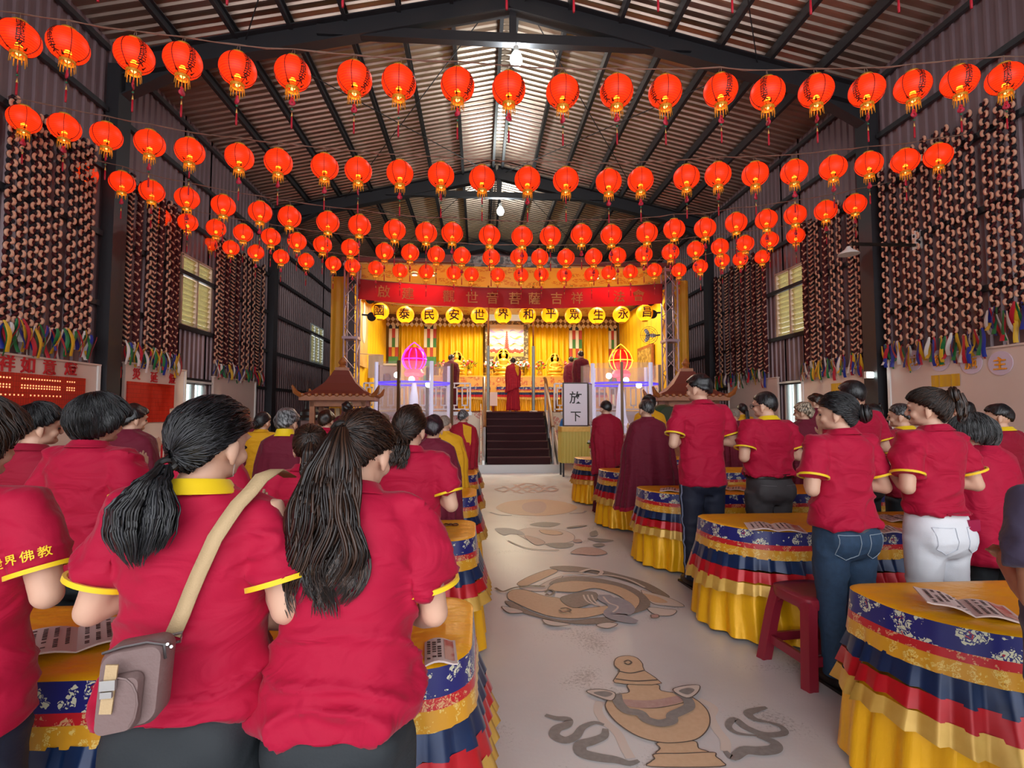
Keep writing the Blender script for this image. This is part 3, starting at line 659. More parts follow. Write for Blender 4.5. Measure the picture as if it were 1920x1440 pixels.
p = atZ(1688, 974, .735); booklet('booklet at the back of the second right table against the white trousers', p, -.2, PICR, .12, .2)
p = atZ(1270, 920, .735); booklet('open booklet on the third right table beside the tall young man', p, -.4, PICR, .16, .2)
p = atZ(1370, 917, .735); booklet('open booklet on the third right table before the man with glasses', p, -.5, PICR, .16, .2)
p = atZ(505, 1010, .735); booklet('booklet half seen on the second left table between the two ponytailed women', p, .3, PICR, .14, .2)
p = atZ(845, 985, .735); draw = MB(); draw.tube([p + Vector((.05 * math.cos(a), .03 * math.sin(2 * a), .004)) for a in [k * .3 for k in range(22)]], .004, 5); draw.lathe([(.012, 0), (.012, .012)], 10, p)
tag(draw.build('prayer_beads', mat('dark_wood_bead', '#4A2A18', .3)), 'small brown prayer beads lying on the second left table', 'prayer beads')

# plastic stools
STOOL = mat('maroon_plastic', '#8E2334', .32, 0, .5)
def stool_tree(lbl, loc, rz):
    t = thing('plastic_stool', lbl, 'stool', loc, rz, 'maroon plastic stools')
    b = MB(); b.loft([[Vector((s * math.copysign(abs(math.cos(a)) ** .5, math.cos(a)), s * math.copysign(abs(math.sin(a)) ** .5, math.sin(a)), z)) for a in [2 * PI * k / 32 for k in range(32)]] for s, z in ((.165, .40), (.17, .43), (.168, .455), (.155, .462), (.1, .458))], 0); b.build('seat', STOOL, t)
    for sx in (-1, 1):
        for sy in (-1, 1):
            b = MB(); rings = []
            for z, o in ((.44, .12), (.3, .145), (.15, .165), (.0, .185)):
                w = .036
                rg = []
                for k in range(20):
                    a = 2 * PI * k / 20; rr = w * (1 + .12 * math.sin(5 * a)); rg.append(Vector((sx * o + rr * math.copysign(abs(math.cos(a)) ** .7, math.cos(a)), sy * o + rr * math.copysign(abs(math.sin(a)) ** .7, math.sin(a)), z)))
                rings.append(rg)
            b.loft(rings, 0); b.build('leg', STOOL, t)
    for s in (-1, 1):
        b = MB(); b.bar((-.14, s * .165, .13), (.14, s * .165, .13), .02, .05); b.build('stretcher', STOOL, t, False)
        b = MB(); b.bar((s * .165, -.14, .13), (s * .165, .14, .13), .02, .05); b.build('stretcher', STOOL, t, False)
        for yy in (0, 1):
            b = MB(); arc = [Vector((.12 * math.cos(a), 0, .3 + .11 * math.sin(a))) for a in [PI * k / 10 for k in range(11)]]; outer = [Vector((.135, 0, .3)), Vector((.135, 0, .43)), Vector((-.135, 0, .43)), Vector((-.135, 0, .3))]
            M = Matrix.Rotation(PI / 2 * yy, 3, 'Z'); off = M @ Vector((0, s * .135, 0))
            b.poly([M @ q + off for q in arc + outer[::-1]], 0, .012, M @ Vector((0, s, 0))); b.build('apron', STOOL, t, False)
    return t
p = atZ(1478, 1245, 0)
s0 = stool_tree('maroon plastic stool beside the woman in jeans, by the second right table', (1.95, 2.95, 0), .12)
dup_tree(s0, (3.38, 2.92, 0), -.1, 'maroon plastic stool behind the white trousers, by the second right table')

# ------------------------------------------------------------------ pictures painted on the floor (rubbed pigment, millimetres thick)
TAN = mat('floor_tan', '#DDBB9A', .5, noise=(40, '#D2AC88', .3)); GREYP = mat('floor_grey', '#7C7775', .5, noise=(40, '#96918E', .3)); BROWNP = mat('floor_dark_brown', '#7C6E66', .5, noise=(50, '#94867E', .3)); PURP = mat('floor_mauve', '#B58C84', .5, noise=(40, '#C7A49C', .3)); PALE = mat('floor_pale', '#DCCBC0', .5); BLUEP = mat('floor_blue_grey', '#A4A0A6', .5, noise=(30, '#94909A', .3)); LINEP = mat('floor_line', '#5C504A', .5); PINKP = mat('floor_pink', '#CBA89C', .5, noise=(30, '#BC968C', .3))
FM = [TAN, GREYP, BROWNP, PURP, PALE, BLUEP, LINEP, PINKP]
class Art:
    def __init__(s, ox, oy, sc): s.b = MB(); s.o = (ox, oy, sc); s.lv = .0015
    def pt(s, x, y): return atZ(s.o[0] + x / s.o[2], s.o[1] + y / s.o[2], 0)
    def fill(s, pts, mi, line=True, sm=4):
        P = spline([tuple(s.pt(*p))[:2] for p in pts], sm); s.lv += .0004
        s.b.add([(x, y, s.lv) for x, y in P], [list(range(len(P)))], mi)
        if line: s.stroke_w([Vector((x, y, 0)) for x, y in P + P[:1]], .003, 6)
    def stroke_w(s, P, w, mi):
        s.lv += .0004; L = []; R = []
        for i, p in enumerate(P):
            t = (P[min(i + 1, len(P) - 1)] - P[max(i - 1, 0)]); t.z = 0
            if t.length < 1e-7: t = Vector((1, 0, 0))
            t.normalize(); k = w if not callable(w) else w(i / max(1, len(P) - 1)); n = Vector((-t.y, t.x, 0)) * k
            L.append(p + n + Vector((0, 0, s.lv))); R.append(p - n + Vector((0, 0, s.lv)))
        s.b.loft([L, R], mi, False)
    def stroke(s, pts, w, mi, line=False):
        P = [Vector((x, y, 0)) for x, y in spline([tuple(s.pt(*p))[:2] for p in pts], 5, False)]; s.stroke_w(P, w, mi)
    def done(s, lbl): return tag(s.b.build('floor_painting', FM, None, False), lbl, 'floor painting', 'auspicious pictures painted down the aisle')
A = Art(960, 960, 2.0)
tap = lambda w: (lambda u: w * (.25 + .75 * math.sin(PI * min(.97, u * .9 + .08))))
A.stroke([(330, 712), (322, 745), (345, 785), (395, 830), (420, 880), (445, 925)], .022, 4); A.stroke([(700, 705), (755, 735), (745, 770), (770, 820), (800, 860), (800, 900)], .022, 4)
for pts, w in (([(125, 763), (165, 775), (210, 780), (205, 800), (168, 815), (160, 840), (200, 858), (240, 842), (265, 810), (310, 792), (345, 800)], .026), ([(350, 815), (345, 842), (300, 862), (258, 875), (262, 905), (320, 922), (390, 932), (440, 945), (476, 935)], .03),
               ([(955, 735), (912, 745), (885, 758), (912, 780), (960, 790)], .022), ([(960, 790), (1010, 808), (1020, 832), (950, 838), (880, 812), (835, 780), (812, 805), (845, 832), (920, 842)], .02), ([(920, 842), (985, 868), (985, 892), (930, 900), (870, 898), (830, 925), (800, 900)], .03)):
    A.stroke(pts, tap(w), 1)
A.fill([(548, 868), (680, 862), (700, 890), (730, 905), (550, 912), (556, 890)], 0); A.fill([(535, 912), (640, 910), (755, 906), (765, 922), (788, 940), (780, 960), (522, 960), (522, 940), (535, 930)], 0)
A.fill([(395, 687), (520, 700), (640, 690), (690, 708), (730, 745), (743, 785), (730, 825), (690, 858), (620, 870), (550, 868), (470, 845), (400, 800), (360, 755), (352, 720)], 0)
A.fill([(437, 650), (545, 652), (560, 675), (645, 690), (655, 715), (560, 738), (470, 738), (398, 715), (395, 690), (440, 680)], 0); A.fill([(400, 708), (520, 712), (640, 692), (650, 712), (560, 737), (470, 740), (410, 725)], 3, False)
A.fill([(383, 578), (388, 556), (410, 546), (440, 544), (470, 553), (490, 575), (497, 600), (562, 648), (470, 653), (387, 646), (385, 630), (404, 602), (396, 592)], 0, True, 2); A.stroke([(398, 602), (445, 610), (495, 600)], .006, 6); A.stroke([(388, 632), (460, 640), (545, 636)], .006, 6); A.stroke([(420, 568), (435, 562), (448, 570), (436, 578), (422, 572)], .006, 6)
A.stroke([(392, 690), (400, 722), (430, 752), (480, 762), (505, 786), (555, 800), (598, 790), (602, 770), (640, 752), (665, 735), (655, 705), (618, 680)], .028, 1)
A.fill([(278, 680), (330, 672), (386, 686), (376, 714), (335, 706)], 4); A.fill([(305, 686), (350, 680), (378, 690), (350, 702)], 1, False); A.fill([(603, 676), (640, 661), (702, 658), (694, 688), (655, 706)], 4); A.fill([(625, 680), (660, 668), (685, 676), (660, 694)], 1, False)
A.done('painted treasure vase with grey scrolling ribbons on the floor nearest the viewer')
A = Art(840, 860, 4.174)
A.fill([(540, 980), (640, 920), (790, 868), (860, 880), (780, 925), (690, 965), (600, 1000)], 0); A.fill([(560, 1010), (700, 1000), (780, 960), (900, 920), (780, 1030), (640, 1035)], 4)
A.fill([(800, 850), (950, 843), (1150, 868), (1350, 912), (1520, 962), (1640, 1018), (1735, 1085), (1650, 1075), (1500, 1000), (1300, 935), (1100, 893), (930, 885), (850, 872)], 2)
A.fill([(1510, 1035), (1600, 1055), (1750, 1100), (1850, 1160), (1700, 1155), (1590, 1130)], 4); A.fill([(1520, 1060), (1640, 1085), (1720, 1130), (1600, 1125)], 0, False); A.fill([(1560, 1170), (1700, 1180), (1790, 1195), (1740, 1235), (1620, 1225)], 4)
A.fill([(445, 1122), (520, 1135), (620, 1192), (780, 1250), (950, 1275), (1200, 1250), (1345, 1252), (1290, 1288), (1050, 1302), (850, 1276), (650, 1232), (510, 1180)], 2)
A.fill([(468, 1060), (520, 1030), (620, 1038), (760, 1082), (880, 1100), (940, 1150), (1060, 1178), (1260, 1158), (1285, 1190), (1150, 1238), (980, 1258), (800, 1240), (650, 1190), (520, 1130), (470, 1100)], 0)
A.fill([(780, 1030), (850, 975), (1000, 962), (1200, 980), (1350, 1012), (1480, 1080), (1495, 1150), (1400, 1228), (1325, 1185), (1385, 1120), (1300, 1062), (1150, 1020), (1000, 1050), (870, 1046)], 0)
A.fill([(790, 990), (850, 948), (1000, 928), (1200, 948), (1400, 998), (1520, 1060), (1582, 1130), (1560, 1182), (1480, 1212), (1405, 1230), (1500, 1150), (1480, 1085), (1350, 1012), (1200, 980), (1000, 964), (880, 975)], 2, False)
A.fill([(880, 1100), (960, 1070), (1080, 1048), (1160, 1060), (1168, 1110), (1100, 1150), (1000, 1176), (920, 1150)], 2)
for k in range(3): A.stroke([(1060 + 32 * k, 1075), (1075 + 32 * k, 1110), (1110 + 30 * k, 1138 + 4 * k), (1200, 1165)], .007, 4)
A.stroke([(1225, 1075), (1245, 1108), (1320, 1135), (1360, 1185), (1310, 1230), (1390, 1268), (1480, 1290)], tap(.1), 5); A.stroke([(1215, 1090), (1260, 1140), (1330, 1170), (1290, 1215)], .008, 4)
A.stroke([(370, 1020), (430, 1050), (520, 1020), (640, 1005), (760, 1010)], .012, 6); A.stroke([(760, 1060), (790, 1035), (830, 1052), (800, 1080), (770, 1068)], .01, 6); A.stroke([(1030, 900), (1110, 875), (1200, 890), (1180, 920), (1110, 925)], .018, 4); A.stroke([(900, 912), (1010, 905), (1130, 920), (1280, 925), (1420, 960), (1540, 1020)], .012, 4)
A.fill([(420, 1170), (520, 1185), (590, 1215), (480, 1222)], 4); A.fill([(740, 1270), (830, 1290), (960, 1312), (860, 1325), (770, 1310)], 4); A.fill([(1160, 1320), (1240, 1300), (1330, 1310), (1250, 1345)], 4); A.fill([(1590, 1240), (1640, 1236), (1650, 1258), (1600, 1262)], 3); A.stroke([(880, 1190), (930, 1185), (960, 1205), (900, 1218), (870, 1200)], .008, 6)
A.done('painted pair of circling golden fish on the floor before the second right table')
A = Art(840, 860, 4.174)
A.fill([(530, 580), (620, 545), (760, 548), (900, 560), (985, 600), (975, 645), (880, 665), (740, 672), (640, 645)], 4); A.fill([(640, 515), (740, 498), (880, 508), (800, 535), (700, 530)], 1, False); A.fill([(365, 550), (470, 545), (560, 565), (600, 600), (500, 590), (430, 600)], 5, False)
A.fill([(760, 668), (900, 660), (985, 665), (960, 695), (850, 702)], 1, False); A.fill([(600, 605), (700, 625), (760, 660), (700, 680), (640, 650)], 7); A.fill([(720, 560), (840, 565), (900, 590), (820, 600), (740, 585)], 0); A.fill([(1110, 582), (1160, 565), (1172, 600), (1120, 612)], 1, False); A.fill([(1090, 625), (1200, 630), (1300, 645), (1180, 655)], 1, False)
A.fill([(960, 742), (1020, 705), (1090, 698), (1170, 705), (1245, 745), (1150, 762), (1030, 752)], 7); A.fill([(1130, 680), (1190, 665), (1230, 680), (1180, 695)], 1, False); A.stroke([(470, 645), (600, 700), (740, 718), (870, 720)], .008, 6); A.stroke([(930, 545), (1010, 535), (1085, 525)], tap(.04), 1); A.fill([(980, 640), (1030, 635), (1050, 655), (990, 660)], 3, False)
A.done('faded painted conch shell and clouds on the floor beyond the painted fish')
A = Art(840, 860, 4.174)
A.fill([(375, 385), (440, 345), (560, 325), (700, 318), (850, 330), (980, 360), (1010, 390), (930, 425), (780, 445), (600, 445), (450, 425)], 0, False); A.fill([(600, 350), (720, 335), (770, 365), (740, 420), (640, 425), (580, 390)], 7, False); A.stroke([(330, 420), (400, 440), (500, 445)], .02, 5); A.stroke([(950, 430), (1050, 425), (1080, 410)], .02, 5)
A.done('faded round painted parasol on the floor beyond the painted conch')
A = Art(840, 860, 4.174)
for k in range(4):
    A.stroke([(430 + 90 * k, 215 - 12 * (k % 2)), (520 + 90 * k, 255), (590 + 90 * k, 275 - 8 * k)], .035, 3); A.stroke([(430 + 90 * k, 265), (520 + 90 * k, 225), (600 + 80 * k, 200 + 5 * k)], .035, 3)
A.stroke([(370, 240), (440, 225), (480, 240), (430, 258), (370, 240)], .03, 3); A.stroke([(860, 240), (800, 225), (760, 240), (800, 258), (860, 240)], .03, 3); A.stroke([(540, 215), (600, 195), (670, 200), (720, 215)], .03, 3)
A.done('faded painted endless knot on the floor before the stairs')
# ------------------------------------------------------------------ the stage
SX0, SX1, SY0, SY1 = -3.65, 5.6, 14.4, 20.3
YEL = mat('yellow_curtain', '#E6B40E', .55, .05); YELD = mat('ochre_curtain', '#C8900F', .55, sheen=.3); TRUSS = mat('pink_grey_truss', '#A08A92', .4, .3); STEELW = mat('silver_steel', '#C9CCCE', .35, .4); WOOD = mat('handrail_wood', '#8E5A28', .35, noise=(9, '#6F421C', .3)); CARPET = mat('dark_carpet', '#3E1A20', .9, noise=(60, '#2E1015', .3), bump=(120, .3))
LOTUSP = brocade('lotus_panel', '#E6D9C2', '#D79A8A', '#B8494A', 2.6, .5); CLOUDP = brocade('cloud_painted_board', '#E3C878', '#C77A3C', '#5E7A58', 2.2, .5); DARKRED = mat('dark_red_wood', '#6B2A26', .5); GILT = mat('gilded', '#E8B83C', .4, .35); CREAM = mat('cream_cloth', '#E3C79A', .6)
REDPAT = brocade('red_scroll_panel', '#C9B2A6', '#A8303A', '#7A1A24', 5, .5)
st = thing('stage_platform', 'raised stage platform with painted lotus panels along its front', 'stage', (0, 0, 0))
b = MB(); b.box(((SX0 + SX1) / 2, (SY0 + SY1) / 2, STAGE_Z - .06), (SX1 - SX0, SY1 - SY0, .12)); b.box(((SX0 + SX1) / 2, SY0 + 3, .7), (SX1 - SX0 - .1, 5.6, 1.4)); b.build('deck', mat('deck_board', '#8A6A4A', .6), st, False)
for a, c in ((SX0, -.2), (2.3, SX1)):
    b = MB(); b.box(((a + c) / 2, SY0 + .0, .72), (c - a, .06, 1.44)); b.build('front_panel', REDPAT, st, False)
    b = MB(); b.box(((a + c) / 2, SY0 - .02, STAGE_Z - .05), (c - a, .12, .1)); b.build('nosing', STEELW, st, False)
for x in (-.08, 2.14):
    b = MB(); b.box((x, SY0 - .035, .74), (.5, .02, 1.48)); b.build('lotus_panel', LOTUSP, st, False)
# stairs
t = thing('staircase', 'steel staircase with dark carpet leading up to the stage', 'stairs', (1.03, 12.62, 0))
b = MB(); b.box((0, .35, .1), (2.1, .7, .2)); b.box((0, 1.0, .06), (1.9, 1.2, .1)); b.build('base', STEELW, t, False)
n = 7
for k in range(n):
    b = MB(); z0 = .2 + k * 1.3 / n; z1 = .2 + (k + 1) * 1.3 / n; y = .06 + k * .235; b.box((-.04, (y + 1.72) / 2, (z0 + z1) / 2), (1.56, 1.72 - y, z1 - z0)); b.box((-.04, y - .01, z1 - .015), (1.58, .03, .03), 1)
    b.build('carpeted_step', [CARPET, mat('step_edge', '#4A2228', .8)], t, False)
for s in (-1, 1):
    x = s * .86 - .03
    b = MB(); b.poly([(x, 0, .18), (x, .1, .3), (x, 1.72, 1.55), (x, 1.72, 1.2), (x, .4, .18)], 0, .06 * s, (1, 0, 0)); b.build('stringer', STEELW, t, False)
    b = MB(); xx = s * .97 - .02; b.poly([(xx, .02, .2), (xx, .06, .5), (xx, 1.7, 1.72), (xx, 1.7, .2)], 0, .03, (1, 0, 0)); b.build('painted_side_panel', LOTUSP, t, False)
    b = MB(); b.tube([(x, .2, 1.12), (x, 1.62, 2.4), (x, 1.8, 2.45)], .045, 8); b.build('handrail', WOOD, t)
    for y, z0, z1 in ((.22, .2, 1.12), (.95, .8, 1.78), (1.66, 1.5, 2.42)): b = MB(); b.tube([(x, y, z0), (x, y, z1)], .03, 8); b.build('rail_post', STEELW, t)
# railings
def railing(lbl, x0, x1):
    t = thing('stage_railing', lbl, 'railing', ((x0 + x1) / 2, SY0 + .1, STAGE_Z)); w = x1 - x0
    b = MB(); b.box((0, 0, .8), (w, .05, .045)); b.box((0, 0, .07), (w, .05, .04)); b.box((-w / 2, 0, .4), (.05, .05, .8)); b.box((w / 2, 0, .4), (.05, .05, .8)); b.build('frame', WHITE, t, False)
    m = int(w / .29)
    for k in range(m):
        x = -w / 2 + w * (k + .5) / m; b = MB()
        for dx in (-.075, .075): b.box((x + dx, 0, .43), (.036, .03, .5))
        for dz in (.18, .68): b.box((x, 0, dz), (.186, .03, .036))
        b.box((x, 0, .745), (.03, .03, .1)); b.box((x, 0, .13), (.03, .03, .09)); b.build('rectangle_motif', WHITE, t, False)
railing('white railing with rectangle motifs on the stage left of the stairs', -3.2, -.25); railing('white railing with rectangle motifs on the stage right of the stairs', 2.15, 5.2)
# truss towers, canopy
def truss(lbl, x):
    t = thing('truss_tower', lbl, 'truss tower', (x, SY0 - .24, 0)); h = 5.6; s = .17
    for a in (-s, s):
        for c in (-s, s): b = MB(); b.tube([(a, c, 0), (a, c, h)], .025, 8); b.build('chord', TRUSS, t)
    b = MB(); z = .2; k = 0
    while z < h - .4:
        for (a0, c0), (a1, c1) in (((-s, -s), (s, -s)), ((s, -s), (s, s)), ((s, s), (-s, s)), ((-s, s), (-s, -s))):
            b.tube([(a0, c0, z if k % 2 else z + .4), (a1, c1, z + .4 if k % 2 else z)], .011, 5)
        z += .4; k += 1
    for z in (.1, 1.9, 3.5, 5.5): b.box((0, 0, z), (.42, .42, .07))
    b.build('lacing', TRUSS, t)
truss('pinkish lattice truss tower at the left corner of the stage', -3.48); truss('pinkish lattice truss tower at the right corner of the stage', 5.42)
cn = thing('stage_canopy', 'painted canopy with cloud pattern over the stage', 'canopy', (0, 0, 0))
b = MB(); pr = lambda z: [Vector((SX0 - .1, SY0 - .1, z + .0)), Vector((SX1 + .1, SY0 - .1, z)), Vector((SX1 + .1, SY1, z - .42)), Vector((SX0 - .1, SY1, z - .42))]
b.loft([pr(5.62), pr(5.7)], 0); b.build('ceiling_board', CLOUDP, cn, False)
b = MB(); b.box(((SX0 + SX1) / 2, SY0 - .14, 5.72), (SX1 - SX0 + .3, .08, .12)); b.box((1.0, SY0 - .16, 5.78), (4.2, .1, .22)); b.build('fascia', DARKRED, cn, False)
b = MB(); b.poly([(-.5, 0, 5.56), (2.6, 0, 5.56), (2.3, 0, 5.86), (-.2, 0, 5.86)], 0, .03, (0, 1, 0)); o = b.build('scroll_panel', mat('grey_scrollwork', '#8A837A', .5, noise=(6, '#3A3430', .04)), cn, False); o.location = (0, SY0 - .24, 0)
LITF = mat('lit_downlight', '#FFF3D8', .4, emit=12, ecol='#FFF0C8')
for x, y, z in ((-1.9, 15.0, 5.52), (-1.4, 15.0, 5.52), (3.5, 15.0, 5.52), (4.0, 15.0, 5.52), (-2.6, 17.6, 5.34), (-.6, 17.6, 5.34), (1.0, 17.4, 5.35), (2.6, 17.6, 5.34), (4.6, 17.6, 5.34)):
    b = MB(); b.lathe([(.1, .05), (.11, 0), (.085, -.02)], 16, (x, y, z), 0, False); b.lathe([(.085, .01), (.001, .005)], 16, (x, y, z), 1); b.build('downlight', [STEELW, LITF], cn)
# banner
BAN = mat('red_banner_cloth', '#8C0812', .6, noise=(3, '#7C0610', .4), bump=(6, .15), bstretch=(.3, 1, 1))
def banner_mat():
    nt = BAN.node_tree; tl = nt.nodes.new('ShaderNodeBsdfTranslucent'); tl.inputs[0].default_value = lin('#E81018'); ms = nt.nodes.new('ShaderNodeMixShader'); ms.inputs[0].default_value = .13
    nt.links.new(nt.nodes['Principled BSDF'].outputs[0], ms.inputs[1]); nt.links.new(tl.outputs[0], ms.inputs[2]); nt.links.new(ms.outputs[0], nt.nodes['Material Output'].inputs['Surface'])
banner_mat()
BY = 14.3
def ban_z(x): u = (x - .95) / 4.32; return 4.99 + .2 * u * u
b = MB(); xs = [-3.37 + 8.64 * k / 60 for k in range(61)]
b.loft([[Vector((x, BY + .015 * math.sin(x * 2.1 + dz * 3), ban_z(x) + dz)) for x in xs] for dz in (0, -.15, -.3, -.45, -.57)], 0, False)
ban = tag(b.build('cloth_banner', BAN), 'long red banner with gold characters hung across the front of the stage', 'banner')
GTXT = mat('dull_gold_lettering', '#C88A40', .5)
for ch, cx in zip('啟建觀世音菩薩吉祥法會', (240, 375, 605, 735, 850, 975, 1085, 1210, 1325, 1560, 1670)):
    x = atY(640 + cx / 3, 555, BY).x; b = MB(); b.merge(text_mb(ch, .36, .01, .002), Matrix.Translation((x, BY - .03, ban_z(x) - .29))); b.build('gold_character', GTXT, ban, False)
b = MB(); b.tube([(-3.5, BY, ban_z(-3.37) + .02), (-3.37, BY, ban_z(-3.37))] + [(x, BY, ban_z(x)) for x in xs[::6]] + [(5.42, BY, ban_z(5.27) + .02)], .01, 5); b.build('hem_cord', WIRE, ban)
# yellow character lanterns
YSILK = mat('yellow_lantern_silk', '#F2A81E', .45, emit=.28, ecol='#FF8A10')
nt = YSILK.node_tree; tl = nt.nodes.new('ShaderNodeBsdfTranslucent'); tl.inputs[0].default_value = lin('#FFC830'); ms = nt.nodes.new('ShaderNodeMixShader'); ms.inputs[0].default_value = .6
nt.links.new(nt.nodes['Principled BSDF'].outputs[0], ms.inputs[1]); nt.links.new(tl.outputs[0], ms.inputs[2]); nt.links.new(ms.outputs[0], nt.nodes['Material Output'].inputs['Surface'])
YG = bpy.data.lights.new('yellow_lantern_light', 'POINT'); YG.energy = 3.2; YG.color = (1, .72, .3); YG.shadow_soft_size = .04
b = MB(); prof = [(.25 * math.cos(e), .245 * math.sin(e)) for e in [-1.2 + 2.4 * i / 22 for i in range(23)]]; b.lathe(prof, 24, cap=False)
for k in range(8): b.tube([(.251 * math.cos(e) * math.cos(k * PI / 4), .251 * math.cos(e) * math.sin(k * PI / 4), .246 * math.sin(e)) for e in [-1.2 + 2.4 * i / 10 for i in range(11)]], .003, 4)
YSH = b.mesh('yellow_shade', [YSILK]); b = MB(); b.lathe([(.085, -.25), (.09, -.225), (.085, -.215)], 14); b.lathe([(.085, .215), (.09, .235), (.03, .25)], 14); YCO = b.mesh('yellow_collar', [LGOLD])
ycab = []
for i, (ch, px, py) in enumerate(zip('國泰民安世界和平眾生永昌', (713, 760, 806, 852, 899, 943, 989, 1031, 1075, 1119, 1165, 1209), (584, 590, 592, 592, 592, 591, 591, 590, 592, 592, 590, 587))):
    c = atY(px, py, 14.75); t = thing('character_lantern', 'yellow lantern with the black character %s under the banner' % ch, 'lantern', c, 0, 'yellow character lanterns'); ycab.append(c + Vector((0, 0, .27)))
    for nm, me in (('shade', YSH), ('collar', YCO)): o = bpy.data.objects.new(nm, me); COL.objects.link(o); o.parent = t; o.rotation_euler = (0, 0, .2 * i)
    tm = fine_text(ch, .33, .016, .035); vs = []
    for v in tm.v: el = math.asin(max(-.95, min(.95, v[2] / .245))); az = -PI / 2 + v[0] / (.25 * max(.35, math.cos(el))); vs.append((.256 * math.cos(el) * math.cos(az), .256 * math.cos(el) * math.sin(az), .25 * math.sin(el)))
    b = MB(); b.add(vs, tm.f); b.build('painted_character', BLACK, t, False)
    b = MB(); b.tube([(0, 0, .25), (0, 0, .275)], .006, 5); b.build('hook', WIRE, t)
    g = bpy.data.objects.new('yellow_lantern_light', YG); COL.objects.link(g); g.parent = t; g.location = (0, 0, -.1)
b = MB(); b.tube([Vector((-3.4, 14.75, ycab[0].z + .05))] + ycab + [Vector((5.4, 14.75, ycab[-1].z + .05))], .008, 5); tag(b.build('lantern_string', WIRE), 'cable under the banner carrying the yellow character lanterns', 'cable')
# curtains
def drape(name, lbl, x0, x1, y, z0, z1, m, wl=.14, amp=.035, axis='x', cat='curtain', group=None, fl=0):
    b = MB(); n = max(16, int(abs(x1 - x0) / wl * 8)); rows = []
    for i in range(9):
        u = i / 8; r = []
        for k in range(n + 1):
            s = k / n; w = abs(x1 - x0) * s; o = amp * (.5 + .5 * u) * (math.sin(w * 6.28 / wl + .8 * math.sin(w * 3 + u * 2)) + .35 * math.sin(w * 15 + u * 3)); q = x0 + (x1 - x0) * s
            r.append(Vector((q, y + o, z1 + (z0 - z1) * u)) if axis == 'x' else Vector((y + o, q, z1 + (z0 - z1) * u)))
        rows.append(r)
    b.loft(rows, 0, False); return tag(b.build(name, m), lbl, cat, group)
def bx(px, Y=19.8): return atY(px, 650, Y).x
zc0, zc1 = STAGE_Z + .02, 4.95
for i, (a, c, l) in enumerate(((746, 796, 'far left beside the left patchwork hanging'), (817, 906, 'left of the painted scroll'), (984, 1068, 'right of the painted scroll'), (1090, 1142, 'far right between two patchwork hangings'))):
    drape('yellow_curtain', 'bright yellow pleated curtain on the stage back, ' + l, bx(a), bx(c), 19.85, zc0, zc1, YEL, .22, .085, 'x', 'curtain', 'yellow curtains behind the altar')
PATCH = [mat('patch_' + n, c, .6) for n, c in (('white', '#E3DCC8'), ('green', '#3E7A3A'), ('red', '#B03A2A'), ('navy', '#2A3A4A'), ('gold', '#D0A030'), ('brown', '#6A4A2A'))]
for a, c, l in ((729, 747, 'at the left end of the back wall'), (795, 818, 'between the two left curtains'), (1067, 1091, 'between the two right curtains'), (1141, 1156, 'at the right end of the back wall')):
    t = thing('patchwork_hanging', 'patchwork cloth hanging of coloured tongues ' + l, 'hanging', ((bx(a) + bx(c)) / 2, 19.78, 0)); w = bx(c) - bx(a); b = MB(); cols = 4 if w > .4 else 3
    for r_ in range(9):
        for k in range(cols):
            x = -w / 2 + w * (k + .5) / cols; z = zc1 - .1 - r_ * .36; h = w / cols * .48; mi = [3, 0, 0, 2, 1, 4, 1, 5, 2][(r_ + (k % 2) * 2) % 9]
            b.poly([(x - h, -.01 * r_, z + .2), (x - h, -.01 * r_, z - .14), (x, -.01 * r_, z - .24), (x + h, -.01 * r_, z - .14), (x + h, -.01 * r_, z + .2)], mi, .012, (0, 1, 0))
    b.build('tongues', PATCH, t, False); b = MB(); b.box((0, .1, (zc1 + zc0) / 2), (w, .04, zc1 - zc0)); b.build('backing', PATCH[5], t, False)
b = MB(); z = 4.95; x = bx(728)
while x < bx(1158):
    for r_ in range(3):
        q = x + (r_ % 2) * .09; b.poly([(q, 19.7, z + .19 - r_ * .1), (q + .085, 19.7, z + .1 - r_ * .1), (q, 19.7, z - r_ * .1), (q - .085, 19.7, z + .1 - r_ * .1)], r_ % 2, .02, (0, 1, 0))
    x += .18
b.box(((bx(728) + bx(1158)) / 2, 19.74, z + .1), (bx(1158) - bx(728), .02, .42), 1)
tag(b.build('lattice_valance', [PATCH[0], PATCH[5]], None, False), 'diamond lattice valance above the yellow curtains', 'valance')
b = MB(); b.box(((SX0 + SX1) / 2, 20.2, 3.4), (SX1 - SX0, .08, 3.8)); struct('stage_back_wall', b, YELD)
for x, s, l in ((SX0 + .1, 1, 'left'), (SX1 - .1, -1, 'right')):
    drape('yellow_curtain', 'ochre cloth lining the %s side of the stage' % l, 14.7, 19.7, x, zc0, 5.15, YEL, .4, .02, 'y', 'curtain')
drape('yellow_curtain', 'narrow ochre curtain hanging outside the left truss tower', -4.15, -3.72, 14.5, .02, 5.3, YELD, .22, .03); drape('yellow_curtain', 'wide ochre curtain hanging outside the right truss tower', 5.7, 6.12, 14.5, .02, 5.35, YELD, .2, .04)
